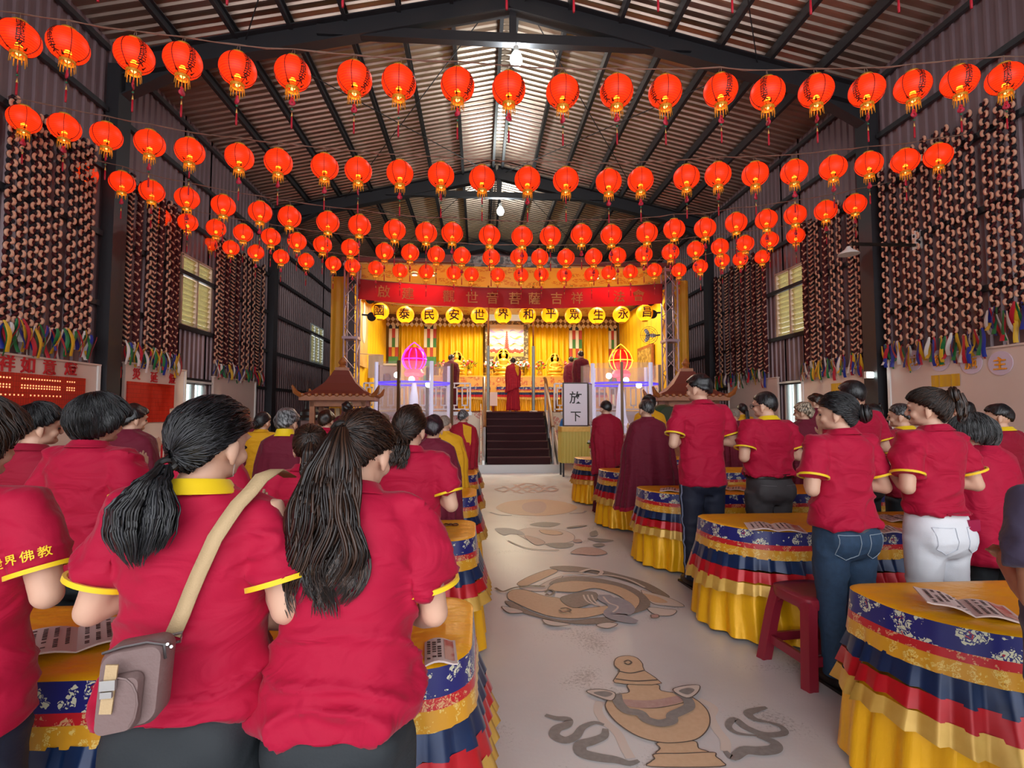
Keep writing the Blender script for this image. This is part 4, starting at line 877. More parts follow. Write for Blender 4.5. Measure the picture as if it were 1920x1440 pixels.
# painted scroll
t = thing('painted_scroll', 'bright painted scroll of a red tower under rainbow clouds behind the altar', 'painting', ((bx(918) + bx(981)) / 2, 19.6, 0)); w = bx(981) - bx(918); z0, z1 = 3.62, 4.86
def panel(nm, m, x, z, ww, hh, y=0, d=.02): b = MB(); b.box((x, y, z), (ww, d, hh)); return b.build(nm, m, t, False)
panel('border', brocade('scroll_border', '#5E4A2A', '#D8BE78', '#8A2A2A', 9), 0, (z0 + z1) / 2, w + .35, z1 - z0 + .3, .02); panel('picture', mat('pale_sky', '#D9DDE8', .5, noise=(3, '#E8C8A0', .2), bstretch=(.6, 1, 3)), 0, (z0 + z1) / 2, w, z1 - z0, 0)
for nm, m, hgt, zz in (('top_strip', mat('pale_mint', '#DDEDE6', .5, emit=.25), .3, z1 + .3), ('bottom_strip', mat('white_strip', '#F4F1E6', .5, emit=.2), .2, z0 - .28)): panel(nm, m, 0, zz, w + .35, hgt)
cl = [mat('scroll_' + n, c, .5) for n, c in (('violet', '#B49AD2'), ('orange', '#E8A04A'), ('pink', '#E8B8C8'), ('red', '#C8472E'))]
for k, (z, mi) in enumerate(((4.62, 0), (4.5, 2), (4.38, 1), (4.28, 0), (4.18, 2), (4.1, 1))):
    b = MB()
    for s in (-1, 1): b.poly([(s * (.12 + .5 * w / 2 * u), -.016, z + .05 * math.sin(u * 5 + k)) for u in [j / 8 * 1.6 for j in range(9)]] + [(s * (.12 + .5 * w / 2 * u), -.016, z - .045 + .05 * math.sin(u * 4 + k)) for u in [j / 8 * 1.6 for j in range(8, -1, -1)]], 0)
    b.build('cloud_band', cl[mi], t, False)
b = MB()
for k in range(9): ww = .2 - .017 * k; b.box((0, -.02, 3.95 + k * .075), (ww, .012, .04)); b.box((0, -.02, 3.98 + k * .075), (ww * .6, .012, .05))
b.build('tower', cl[3], t, False); b = MB()
for k in range(14): b.ell((-w / 2 * .9 + w * .9 * k / 13, -.012, 3.84 + .03 * math.sin(k * 2)), (.06, .012, .07))
b.build('red_figures', cl[3], t)
b = MB(); b.poly([(-w / 2, -.013, 3.62), (w / 2, -.013, 3.62), (w / 2, -.013, 3.78), (-w / 2, -.013, 3.78)], 0); b.build('foreground', cl[1], t, False)
# altar, statues, flowers
b = MB(); t = thing('altar', 'long altar under a gold brocade cloth with statues on it', 'altar', (1.05, 18.4, STAGE_Z)); b.box((0, 0, .6), (5.4, 1.5, 1.2)); b.build('body', DARKRED, t, False); b = MB(); b.box((0, -.02, 1.22), (5.5, 1.56, .05)); b.build('top', GILT, t, False); b = MB(); b.box((0, -.78, .9), (5.44, .03, .6)); b.build('front_cloth', brocade('altar_cloth', '#D9A648', '#C7632E', '#E8D49A', 4.5), t, False)
FRONTL = [(n, a * 1.3, None if c is None else c * 1.3, o, p_, am, wl, m) for n, a, c, o, p_, am, wl, m in LAYERS]
draped('offering_table', 'draped offering table on the stage left of the centre monk', 'table', -1.45, .35, 15.9, 16.5, 2.28, (.05,) * 4, 'offering tables on the stage', STAGE_Z, 51); draped('offering_table', 'draped offering table on the stage behind the centre monk', 'table', .55, 2.35, 15.9, 16.5, 2.28, (.05,) * 4, 'offering tables on the stage', STAGE_Z, 52); draped('offering_table', 'draped offering table on the stage right of the centre monk', 'table', 2.5, 4.0, 15.9, 16.5, 2.28, (.05,) * 4, 'offering tables on the stage', STAGE_Z, 53)
def statue(lbl, px, base, h):
    p = atY(px, 700, 18.3); t = thing('golden_statue', lbl, 'statue', (p.x, 18.3, base), 0, 'golden seated statues on the altar'); k = h / .9
    b = MB(); b.lathe([(.3 * k, 0), (.26 * k, .06 * k), (.3 * k, .1 * k), (.25 * k, .15 * k)], 20); b.build('lotus_base', GILT, t)
    b = MB(); b.ell((0, 0, .24 * k), (.26 * k, .16 * k, .09 * k)); b.lathe([(.14 * k, .25 * k), (.12 * k, .36 * k), (.16 * k, .5 * k), (.1 * k, .56 * k), (.05 * k, .58 * k)], 14, sy=.7); b.ell((0, -.01, .66 * k), (.075 * k, .075 * k, .095 * k)); b.ell((0, 0, .76 * k), (.045 * k,) * 3); b.lathe([(.02 * k, .78 * k), (.05 * k, .8 * k), (.01 * k, .88 * k)], 10)
    for s in (-1, 1): b.tube([(s * .15 * k, 0, .5 * k), (s * .2 * k, -.02, .38 * k), (s * .05 * k, -.13 * k, .3 * k)], .035 * k, 8)
    v, f = remesh(b, .012, 2); np_mesh('seated_figure', v, f, GILT, t)
    b = MB(); pts = [(.0, .42), (.24, .3), (.3, .1), (.24, -.2)]
    for q, r_ in (((0, .1, .66), .17), ((0, .12, .42), .3)): b.tube([(q[0] + r_ * k * math.cos(a), q[1] * k, q[2] * k + r_ * k * 1.15 * math.sin(a)) for a in [2 * PI * j / 28 for j in range(29)]], .025 * k, 6)
    b.lathe([(.17 * k, .0), (.0001, .0)], 20); b.v = [(x, y, z) if i < len(b.v) - 40 else (x, .1 * k, .66 * k + y) for i, (x, y, z) in enumerate(b.v)]
    b.build('halo', GILT, t)
statue('large golden seated statue at the centre of the altar', 944, 2.75, 1.05); statue('golden seated statue on the left of the altar', 856, 2.75, .95); statue('golden seated statue on the right of the altar', 1041, 2.75, .9)
FLC = [mat('blossom_' + n, c, .6) for n, c in (('red', '#C8382A'), ('orange', '#E08A2A'), ('pink', '#E8A8A8'))]; LEAF = mat('leaf_green', '#3E6A2E', .5); VASE = mat('gold_vase', '#C9A04A', .3, .6)
def bouquet(lbl, loc, k=1.0, seed=0, cat='flowers'):
    t = thing('flower_vase', lbl, cat, loc, 0, 'vases of flowers on the altar'); r = random.Random(seed)
    b = MB(); b.lathe([(.06 * k, 0), (.09 * k, .07 * k), (.05 * k, .16 * k), (.075 * k, .2 * k)], 12); b.build('vase', VASE, t)
    b = MB(); f = [MB(), MB(), MB()]
    for j in range(26):
        a = r.uniform(0, 6.28); e = r.uniform(.15, 1.3); q = Vector((math.cos(a) * math.cos(e), .6 * math.sin(a) * math.cos(e), math.sin(e))) * r.uniform(.16, .3) * k + Vector((0, 0, .2 * k))
        M = Matrix.Rotation(a, 3, 'Z') @ Matrix.Rotation(r.uniform(-1, 1), 3, 'Y'); b.ell(q, (.06 * k, .02 * k, .012 * k), 0, 6, 4, M); b.tube([(0, 0, .18 * k), q], .004, 3)
        if j % 2: f[j % 3].ell(q + Vector((0, -.03 * k, .02)), (.04 * k, .04 * k, .035 * k), 0, 7, 5)
    b.build('foliage', LEAF, t)
    for q, m in zip(f, FLC): q.build('blossom', m, t)
for i, (px, l) in enumerate(((880, 'between the left and centre statues'), (921, 'just left of the centre statue'), (977, 'just right of the centre statue'), (1012, 'between the centre and right statues'), (1064, 'right of the right statue'), (830, 'at the left end of the altar'))):
    bouquet('vase of red and orange flowers on the altar ' + l, (atY(px, 700, 17.95).x, 17.95, 2.75), 1.15, i)
for x, l in ((.2, 'left'), (1.96, 'right')):
    t = thing('steel_pole', 'grey steel pole standing on the stage %s of the centre monk' % l, 'pole', (x + (.07 if l == 'left' else -.35), 15.1, STAGE_Z)); b = MB(); b.tube([(0, 0, .02), (0, 0, 1.95)], .05, 10); b.build('lower_tube', mat('grey_tube', '#8F9A98', .35, .4), t); b = MB(); b.tube([(0, 0, 1.95), (0, 0, 3.75)], .028, 8); b.build('upper_tube', WOOD, t); b = MB(); b.lathe([(.12, 0), (.11, .03), (.05, .04)], 14); b.build('foot', STEELW, t)
p = atY(905, 745, 15.75); b = MB(); b.box((p.x + .27, 15.76, p.z - .05), (.36, .012, .42)); tag(b.build('paper_sheet', PAPER, None, False), 'pale sheet of paper hung before the offering table left of the centre monk', 'paper')

# octagonal glass cases with luminous lanterns
GLASS = mat('case_glass', '#F4EEF6', .03, 0, .5, alpha=.13); BRONZE = mat('bronze_post', '#5E4226', .35, .4); LPOST = mat('lit_white_post', '#E4E4F6', .3, emit=.25, ecol='#DDDDFF'); VIOL = mat('violet_led', '#5A3AE8', .4, emit=.7, ecol='#4A30FF')
def case(lbl, cx, cy, r, zt, neon, core, lbl2):
    t = thing('octagonal_glass_case', lbl, 'glass case', (cx, cy, 0)); n = 8; an = [2 * PI * (k + .5) / n + .15 for k in range(n)]; z0 = .95
    P = [Vector((r * math.cos(a), r * math.sin(a), 0)) for a in an]
    b = MB(); b.lathe([(r * 1.02, 0), (r * 1.02, .85), (r * 1.06, .88), (r * 1.06, z0), (.01, z0)], 8); b.build('base', REDPAT, t, False)
    for k in range(n):
        p, q = P[k], P[(k + 1) % n]; b = MB(); d = (q - p).normalized(); m = (p + q) / 2; b.bar(p + d * .03 + Vector((0, 0, (z0 + zt) / 2)), q - d * .03 + Vector((0, 0, (z0 + zt) / 2)), .012, zt - z0); b.build('glass_pane', GLASS, t, False)
        b = MB(); b.box(p + Vector((0, 0, (z0 + zt) / 2)), (.07, .07, zt - z0), rz=an[k]); b.build('bronze_post' if k % 2 else 'lit_post', BRONZE if k % 2 else LPOST, t, False)
        b = MB(); b.bar(p * .95 + Vector((0, 0, 2.22)), q * .95 + Vector((0, 0, 2.22)), .03, .05); b.build('violet_strip', VIOL, t, False)
    b = MB(); b.lathe([(.3, z0), (.3, 1.15), (.2, 1.2), (.14, 1.4), (.1, 1.9), (.05, 2.25)], 14); b.build('pillar', LPOST, t)
    b = MB(); rr = random.Random(int(cx * 10))
    for k in range(46):
        a = rr.uniform(0, 6.28); q = rr.uniform(.3, .75) * r; h = rr.uniform(.08, .28); b.lathe([(.05, 0), (.03, h * .5), (.045, h * .6), (.01, h)], 6, (q * math.cos(a), q * math.sin(a), z0))
    o = b.build('golden_offerings', VASE, t); o['kind'] = 'stuff'
    for k in range(3):
        a = -PI / 2 + (k - 1) * .9; b = MB(); b.ell((.5 * r * math.cos(a), .5 * r * math.sin(a), 2.42 - .12 * k), (.075, .075, .075)); b.build('lamp_globe', BULB, t)
    l = thing('luminous_palace_lantern', lbl2, 'lantern', (cx, cy - .05, 2.28)); R = .3
    b = MB(); b.lathe([(.2 * 1, .32), (R * .93, .45), (R * .98, .58), (R * .8, .74), (.12, .86)], 20); b.build('shade', core, l)
    b = MB()
    for k in range(10): b.tube([(R * 1.02 * math.sin(e) * math.cos(k * PI / 5), R * 1.02 * math.sin(e) * math.sin(k * PI / 5), .56 + R * math.cos(e)) for e in [.25 + 2.65 * j / 14 for j in range(15)]], .012, 5)
    b.tube([(R * 1.05 * math.cos(a), R * 1.05 * math.sin(a), .56) for a in [2 * PI * j / 24 for j in range(25)]], .012, 5)
    for s in (-1, 1): b.tube([(s * R * 1.0, 0, .6), (s * R * .75, 0, .8), (s * R * .3, 0, .93), (0, 0, 1.0)], .011, 5)
    b.build('neon_tubes', neon, l)
    b = MB(); b.lathe([(.22, .12), (.26, .2), (.2, .3), (.1, .32)], 16); b.lathe([(.1, -.03), (.12, .1)], 12); b.build('lotus_foot', mat('pink_lotus_glow', '#E85A6A', .4, emit=.9), l)
case('octagonal glass case left of the stairs with a purple neon lantern inside', -1.66, 13.25, 1.0, 2.72, mat('purple_neon', '#C83AF0', .4, emit=2.2, ecol='#B428F0'), mat('red_core', '#E01A4A', .4, emit=.6), 'purple neon palace lantern glowing in the left glass case')
case('octagonal glass case right of the stairs with a red and gold neon lantern inside', 3.72, 13.25, 1.0, 2.72, mat('gold_neon', '#FFC84A', .4, emit=2.0, ecol='#FFB030'), mat('red_core_bright', '#F0180C', .4, emit=.9), 'red and gold neon palace lantern glowing in the right glass case')
# wooden pavilion shrines
SHW = mat('carved_wood', '#A8642E', .45, noise=(12, '#8A4A20', .3)); SHR = mat('shrine_roof', '#6B3026', .5); SHP = mat('shrine_roof_pale', '#94685A', .5)
def shrine(lbl, x, y, rz, k=1.0):
    t = thing('wooden_pavilion', lbl, 'shrine', (x, y, 0), rz); w, zt = .72, 1.72
    b = MB(); rings = [[Vector((sx * a, sy * a, z)) for sx, sy in ((-1, -1), (1, -1), (1, 1), (-1, 1))] for a, z in ((.72, zt + .12), (.5, zt + .22), (.32, zt + .38), (.2, zt + .56), (.15, zt + .66))]
    for i in range(4):
        for j in range(4): q = [rings[i][j], rings[i][(j + 1) % 4], rings[i + 1][(j + 1) % 4], rings[i + 1][j]]; b.add(q, [[0, 1, 2, 3]], j % 2)
    b.build('roof', [SHR, SHP], t, False)
    b = MB(); b.box((0, 0, zt + .06), (w * 2, w * 2, .1))
    for j in range(4):
        for i in range(11): M = Matrix.Rotation(PI / 2 * j, 3, 'Z'); b.ell(M @ Vector((-w + w * 2 * (i + .5) / 11, -w - .005, zt + .12)), (.045, .03, .035), 0, 6, 4)
    b.build('eaves', SHW, t)
    for sx in (-1, 1):
        for sy in (-1, 1): b = MB(); b.tube([(sx * w * .95, sy * w * .95, zt + .1), (sx * w * 1.08, sy * w * 1.08, zt + .17), (sx * w * 1.15, sy * w * 1.15, zt + .3)], [.05, .05, .02], 6); b.build('roof_corner', SHW, t); b = MB(); b.box((sx * .5, sy * .5, .85), (.1, .1, 1.72)); b.build('post', SHW, t, False)
    b = MB(); b.box((0, 0, zt + .69), (.26, .26, .07)); b.lathe([(.1, zt + .72), (.05, zt + .78), (.09, zt + .84), (.02, zt + .95)], 10); b.build('finial', SHW, t)
    b = MB()
    for s in (-1, 1): b.box((0, s * .5, zt - .05), (1.1, .08, .12)); b.box((s * .5, 0, zt - .05), (.08, 1.1, .12)); b.box((0, s * .5, .55), (1.0, .05, .9)); b.box((s * .5, 0, .55), (.05, 1.0, .9))
    b.box((0, 0, .06), (1.2, 1.2, .12)); b.build('panels', SHW, t, False)
    b = MB()
    for j in range(7): b.box((-.36 + .12 * j, .3, 1.3), (.09, .1, .55), j % 2)
    b.build('scripture_rolls', [CREAM, DARKRED], t, False)
shrine('carved wooden pavilion shrine with a curved roof left of the stage', atY(641, 745, 11.2).x, 11.2, .12); shrine('carved wooden pavilion shrine right of the stage behind the tall young man', atY(1287, 750, 11.0).x, 11.0, -.2)
# sign on a skirted stand, and small things near the stairs
t = thing('signboard', 'white framed sign reading 放下 standing right of the stairs', 'sign', (2.24, 11.8, 1.17)); b = MB(); b.box((0, 0, .5), (.6, .04, 1.02)); b.build('frame', mat('dark_frame', '#3A1E1A', .4), t, False); b = MB(); b.box((0, -.022, .5), (.54, .012, .96)); b.build('panel', mat('lilac_white', '#E6DEEA', .35), t, False)
for ch, z, s in (('放', .66, .3), ('下', .22, .26)): b = MB(); b.merge(text_mb(ch, s, .012), Matrix.Translation((0, -.03, z))); b.build('character', BLACK, t, False)
t = thing('signboard', 'second framed sign turned aside behind the 放下 sign', 'sign', (2.62, 12.0, 1.17), 1.1); b = MB(); b.box((0, 0, .5), (.3, .04, 1.0)); b.build('frame', BRONZE, t, False); b = MB(); b.box((0, -.022, .5), (.26, .012, .94)); b.build('panel', WHITE, t, False)
t = thing('skirted_stand', 'stand with a pale yellow pleated skirt under the 放下 sign', 'stand', (2.28, 12.0, 0)); b = MB(); b.box((0, 0, 1.13), (.74, .5, .05)); b.build('top', CREAM, t, False)
for dx in (-.33, .33):
    for dy in (-.2, .2): b = MB(); b.box((dx, dy, .55), (.04, .04, 1.1)); b.build('leg', STEEL, t, False)
b = MB(); rr = []
for z, e in ((1.14, 0), (.9, .4), (.6, .8), (.32, 1)): rr.append([Vector((x + e * .012 * math.sin(k * 1.25), y + e * .012 * math.cos(k * 1.25), z)) for k, (x, y) in enumerate(outline(-.38, .38, -.26, .26, (.03,) * 4))])
b.loft(rr, 0, True, False, False); b.build('skirt', mat('pale_yellow_cloth', '#C9B65A', .6), t); b = MB(); b.loft([[p + Vector((0, 0, 0)) for p in [Vector((x * 1.02, y * 1.03, z)) for x, y in outline(-.38, .38, -.26, .26, (.03,) * 4)]] for z in (1.15, 1.04)], 0, True, False, False); b.build('gold_trim', GOLDS, t)
b = MB(); v = [(0, 0, 0), (.2, .02, .02), (.22, .04, .5), (.18, .06, .75), (.04, .05, .8), (-.02, .03, .5)]; b.ell((2.0, 12.15, .95), (.1, .07, .4)); tag(b.build('blue_cloth_bag', mat('blue_cloth', '#1A6AB8', .5)), 'bright blue cloth bag hanging beside the stairs', 'bag')
t = thing('potted_plant', 'potted flowers with red tags on the fifth right table near the stairs', 'plant', (1.92, 8.45, .73)); b = MB(); b.lathe([(.06, 0), (.085, .1), (.08, .1)], 12); b.build('pot', WHITE, t); b = MB(); f = MB(); r = random.Random(3)
for j in range(24): a = r.uniform(0, 6.28); q = Vector((.13 * math.cos(a) * r.random(), .13 * math.sin(a) * r.random(), .1 + .16 * r.random())); b.ell(q, (.05, .018, .012), 0, 6, 4, Matrix.Rotation(a, 3, 'Z')); (f.ell(q + Vector((0, 0, .03)), (.025,) * 3, 0, 6, 4) if j % 3 == 0 else None)
b.build('foliage', LEAF, t); f.build('blossom', WHITE, t)
for dx in (-.06, .06): b = MB(); b.tube([(dx, 0, .1), (dx, 0, .62)], .008, 5); b.box((dx, -.01, .5 if dx > 0 else .2), (.07, .01, .07), 1); b.build('tag_stick', [STEELW, RED], t, False)
t = thing('drum', 'large green drum on a stand between the caped man and the tall young man', 'drum', (3.35, 9.2, 0)); b = MB(); b.lathe([(.34, -.16), (.38, -.08), (.39, 0), (.38, .08), (.34, .16)], 24, cap=False); M = Matrix.Translation((0, 0, 1.25)) @ Matrix.Rotation(PI / 2, 4, 'X') @ Matrix.Rotation(.5, 4, 'Y'); b.v = [tuple(M @ Vector(p)) for p in b.v]; b.build('shell', mat('drum_green', '#1E4A38', .35), t)
for s in (-1, 1): b = MB(); b.lathe([(.34, s * .165), (.001, s * .17)], 24); b.v = [tuple(M @ Vector(p)) for p in b.v]; b.build('drumhead', mat('drumhead_hide', '#3E4A3E', .5), t)
b = MB(); b.bar((0, 0, 0), (0, 0, .9), .06, .06, 0, (0, 1, 0)); b.box((0, 0, .03), (.5, .5, .06)); b.build('stand', SHW, t, False)
# things hung at the sides of the stage
for x, z, l in ((-3.1, 4.75, 'upper left'), (-3.05, 4.25, 'lower left'), (5.05, 4.8, 'upper right'), (5.1, 4.42, 'lower right')):
    t = thing('stage_spotlight', 'black stage spotlight at the %s inside the truss' % l, 'spotlight', (x, 14.75, z)); b = MB(); b.tube([(0, .14, .04), (0, -.12, -.06)], [.1, .13], 12); b.build('can', mat('black_can', '#0E0C0B', .4), t); b = MB(); b.bar((0, .03, .0), (-.3 if x < 0 else .28, .0, .02), .03, .05); b.build('yoke', STEEL, t, False)
t = thing('framed_picture', 'tall picture of a pale figure at the left side of the stage', 'painting', (-3.5, 15.6, 2.9)); b = MB(); b.box((0, 0, .9), (.05, 1.1, 1.9)); b.build('panel', mat('picture_gold', '#D9B878', .5, noise=(2, '#B8863A', .3)), t, False); b = MB(); b.ell((.035, 0, 1.15), (.02, .26, .5)); b.ell((.035, 0, 1.75), (.02, .12, .16)); b.build('painted_figure', mat('pale_figure', '#DCD0C4', .5), t)
b = MB(); b.loft([[Vector((-3.12 + .42 * k / 8, 14.62 + .01 * math.sin(k * 2), z)) for k in range(9)] for z in (3.1, 2.8, 2.45)], 0, False); b.tube([(-3.34, 14.5, 3.12), (-2.7, 14.62, 3.1)], .012, 6); tag(b.build('cream_hanging', CREAM), 'cream cloth hanging beside the left truss tower', 'hanging')
t = thing('picture_frame', 'brown wooden framed board leaning at the right side of the stage', 'frame', (5.44, 16.4, 2.6), .0); b = MB(); b.box((0, 0, .5), (.06, 1.5, 1.1)); b.build('frame', SHW, t, False); b = MB(); b.box((-.036, 0, .5), (.012, 1.3, .9)); b.build('board', mat('gold_board', '#C9A24A', .5, noise=(9, '#8A6A2A', .1)), t, False)
t = thing('wall_fan', 'wall fan fixed to the right truss tower', 'fan', (5.0, 14.75, 3.75)); b = MB()
for q in range(4): b.tube([((.08 + .06 * q) * math.cos(a), -.05, (.08 + .06 * q) * math.sin(a)) for a in [2 * PI * j / 20 for j in range(21)]], .006, 4)
for q in range(8): b.tube([(0, -.07, 0), (.27 * math.cos(q * PI / 4), -.04, .27 * math.sin(q * PI / 4))], .005, 4)
b.build('guard', STEEL, t); b = MB()
for q in range(3): b.ell((.12 * math.cos(q * 2.1), -.02, .12 * math.sin(q * 2.1)), (.11, .008, .06), 0, 8, 5, Matrix.Rotation(-q * 2.1, 3, 'Y'))
b.build('blades', STEELW, t); b = MB(); b.tube([(0, -.02, 0), (0, .12, 0)], .06, 10); b.bar((0, .1, 0), (.35, .0, .02), .04, .04); b.build('motor', STEEL, t)
t = thing('white_cabinet', 'white open cabinet behind the left glass case on the stage', 'cabinet', (-2.95, 16.6, STAGE_Z)); b = MB(); b.box((0, .2, .75), (.75, .04, 1.55)); b.box((-.36, 0, .75), (.04, .4, 1.55)); b.box((.36, 0, .75), (.04, .4, 1.55)); b.box((0, 0, 1.5), (.76, .4, .06)); b.box((0, 0, .9), (.7, .4, .03)); b.build('body', mat('cream_white', '#E0D2B4', .5), t, False); b = MB(); b.lathe([(.1, .92), (.13, 1.1), (.1, 1.2), (.05, 1.22)], 12); b.build('urn', BRONZE, t)
t = thing('incense_pedestal', 'pinkish pedestal with a stepped black lid left of the wooden pavilion', 'pedestal', (atY(582, 790, 12.6).x, 12.6, 0)); b = MB(); b.box((0, 0, .65), (.34, .34, 1.3)); b.build('post', mat('pink_stone', '#8A6A66', .5), t, False); b = MB(); b.lathe([(.3, 1.3), (.3, 1.36), (.24, 1.42), (.24, 1.5), (.14, 1.56), (.12, 1.75), (.02, 1.8)], 16); b.build('lid', mat('black_iron', '#16181A', .4), t)
# ------------------------------------------------------------------ people (built at 1.65 m, facing +Y, then scaled)
SKIN = mat('skin', '#D9AE94', .5, 0, .4, noise=(9, '#CFA088', .3), sheen=.1); SKIN2 = mat('skin_tanned', '#B98468', .5, 0, .4, noise=(9, '#AD765A', .3)); EYEM = mat('eye_dark', '#1A1412', .2)
def shirt_mat(n, c):
    m = mat(n, c, .72, 0, .25, bump=(220, .06), sheen=.1); nt = m.node_tree; N = nt.nodes.new; L = nt.links.new; b = nt.nodes['Principled BSDF']   # drag creases of soft jersey
    old = b.inputs['Normal'].links[0].from_socket; tc = N('ShaderNodeTexCoord'); mp = N('ShaderNodeMapping'); mp.inputs['Scale'].default_value = (1, 1, 1.7); mp.inputs['Rotation'].default_value = (.2, .5, 0); L(tc.outputs['Object'], mp.inputs[0])
    nz = N('ShaderNodeTexNoise'); nz.inputs['Scale'].default_value = 5.5; nz.inputs['Detail'].default_value = 2.5; nz.inputs['Distortion'].default_value = 1.2; L(mp.outputs[0], nz.inputs['Vector'])
    r = N('ShaderNodeValToRGB'); r.color_ramp.elements[0].position = .38; r.color_ramp.elements[1].position = .62; r.color_ramp.interpolation = 'B_SPLINE'; L(nz.outputs['Fac'], r.inputs[0])
    bp = N('ShaderNodeBump'); bp.inputs['Strength'].default_value = .42; bp.inputs['Distance'].default_value = .022; L(r.outputs[0], bp.inputs['Height']); L(old, bp.inputs['Normal']); L(bp.outputs[0], b.inputs['Normal']); return m
CRIM = shirt_mat('crimson_polo_cloth', '#AE0D36'); CRIMD = shirt_mat('dark_crimson_cloth', '#94112E'); MARO = shirt_mat('maroon_robe_cloth', '#6E1A30'); MAROD = shirt_mat('deep_maroon_cloth', '#5A1424'); YELC = mat('yellow_trim', '#F0C80E', .6, sheen=.2); YELR = shirt_mat('yellow_robe_cloth', '#DFA21C'); ORAR = shirt_mat('orange_robe_cloth', '#D9802A'); REDR = shirt_mat('red_robe_cloth', '#A3182C'); SLATE = shirt_mat('slate_purple_cloth', '#4A4258')
BLK = mat('black_trousers', '#20262B', .7, bump=(160, .08)); NVYT = mat('navy_trousers', '#141B30', .7, bump=(160, .08)); GRYT = mat('charcoal_slacks', '#3A3639', .7, bump=(160, .06)); JEAN = mat('blue_denim', '#20364E', .8, noise=(40, '#2A4562', .3), bump=(200, .15)); WHT = mat('white_jeans', '#E4E6EC', .7, bump=(160, .08)); GREYC = mat('pale_grey_trousers', '#A8A29C', .7)
def hair_mat(n, c, c2, rough=.36):
    m = mat(n, c, rough, 0, .5); nt = m.node_tree; b = nt.nodes['Principled BSDF']; N = nt.nodes.new; L = nt.links.new
    at = N('ShaderNodeAttribute'); at.attribute_name = 'streak'; r = N('ShaderNodeValToRGB'); r.color_ramp.elements[0].position = .35; r.color_ramp.elements[0].color = lin(c); r.color_ramp.elements[1].position = .8; r.color_ramp.elements[1].color = lin(c2)
    L(at.outputs['Fac'], r.inputs[0]); L(r.outputs[0], b.inputs['Base Color']); bp = N('ShaderNodeBump'); bp.inputs['Strength'].default_value = .5; bp.inputs['Distance'].default_value = .004; L(at.outputs['Fac'], bp.inputs['Height']); L(bp.outputs[0], b.inputs['Normal']); return m
HAIR = {'black': hair_mat('black_hair', '#0B0A0B', '#2A2A2E'), 'brown': hair_mat('dark_brown_hair', '#160C09', '#3A2418'), 'grey': hair_mat('grey_hair', '#2A2A2C', '#8A8A8C'), 'plum': hair_mat('plum_black_hair', '#1A0E14', '#33202A'), 'blond': hair_mat('streaked_grey_hair', '#4A4036', '#CFC0A8'), 'salt': hair_mat('black_grey_hair', '#141414', '#5A5A5C'), 'stubble': hair_mat('shaved_stubble', '#7A6A5E', '#94867A', .6), 'white': hair_mat('white_cloth_cap', '#C8C4CC', '#E4E0E6', .7)}
SHOE = mat('dark_shoe', '#1A1414', .4)
def rotx(a): return np.array([[1, 0, 0], [0, math.cos(a), -math.sin(a)], [0, math.sin(a), math.cos(a)]])
def rotz(a): return np.array([[math.cos(a), -math.sin(a), 0], [math.sin(a), math.cos(a), 0], [0, 0, 1]])
def head_turn(V, yaw, bow):
    pv = np.array([0, -.005, 1.41]); w = sstep(1.385, 1.47, V[:, 2])[:, None]
    V = V * (1 - w) + ((V - pv) @ (rotz(yaw) @ rotx(-bow)).T + pv) * w
    return V - w * np.array([0, -.006, .034])
def head_pt(p, yaw, bow): return head_turn(np.array([p], float), yaw, bow)[0]
def lean_by(V, a):
    if not a: return V
    w = sstep(.8, 1.15, V[:, 2]); pv = np.array([0, 0, .88]); out = V.copy()
    for i in (1,):
        ang = -a * w; y = V[:, 1] - pv[1]; z = V[:, 2] - pv[2]
        out[:, 1] = pv[1] + y * np.cos(ang) - z * np.sin(ang); out[:, 2] = pv[2] + y * np.sin(ang) + z * np.cos(ang)
    return out
POSES = {'pray': (lambda s, sw: (Vector((s * (sw + .065), -.035, 1.105)), Vector((s * .045, .235, 1.19)), Vector((-s * .1, .35, 1)))), 'hold': (lambda s, sw: (Vector((s * (sw + .07), -.05, 1.085)), Vector((s * .075, .16, 1.12)), Vector((-s * .9, .3, .25)))),
         'down': (lambda s, sw: (Vector((s * (sw + .05), .0, 1.08)), Vector((s * (sw + .06), .06, .83)), Vector((0, .15, -1)))), 'rest': (lambda s, sw: (Vector((s * (sw + .055), .05, 1.07)), Vector((s * .13, .28, 1.0)), Vector((-s * .4, 1, -.1))))}
def arm_joints(pose, s, sw): S = Vector((s * sw, 0, 1.335)); E, W, D = POSES[pose](s, sw); return S, E, W, D.normalized()
def add_hand(b, W, D, s, pray):
    side = D.cross(Vector((s, 0, 0)) if pray else Vector((0, 0, 1))).normalized(); nrm = side.cross(D).normalized()
    pc = W + D * .05; M = Matrix((side, D, nrm)).transposed(); b.ell(pc, (.038, .052, .015), 0, 10, 8, M)
    for j, (o, L) in enumerate(((-.03, .062), (-.01, .074), (.011, .07), (.031, .052))):
        p0 = W + D * .088 + side * o; cu = (0 if pray else -.018) * (1 if nrm.z > 0 else -1); p1 = p0 + D * L * .55 + nrm * cu * .4; p2 = p1 + D * L * .5 + nrm * cu; b.tube([p0, p1, p2], [.0088, .008, .0062], 7)
    t0 = W + D * .02 - side * .03; t1 = t0 + D * .035 - side * .025; b.tube([t0, t1, t1 + D * .035 - side * .004], [.012, .0105, .008], 7)
_bd = {}
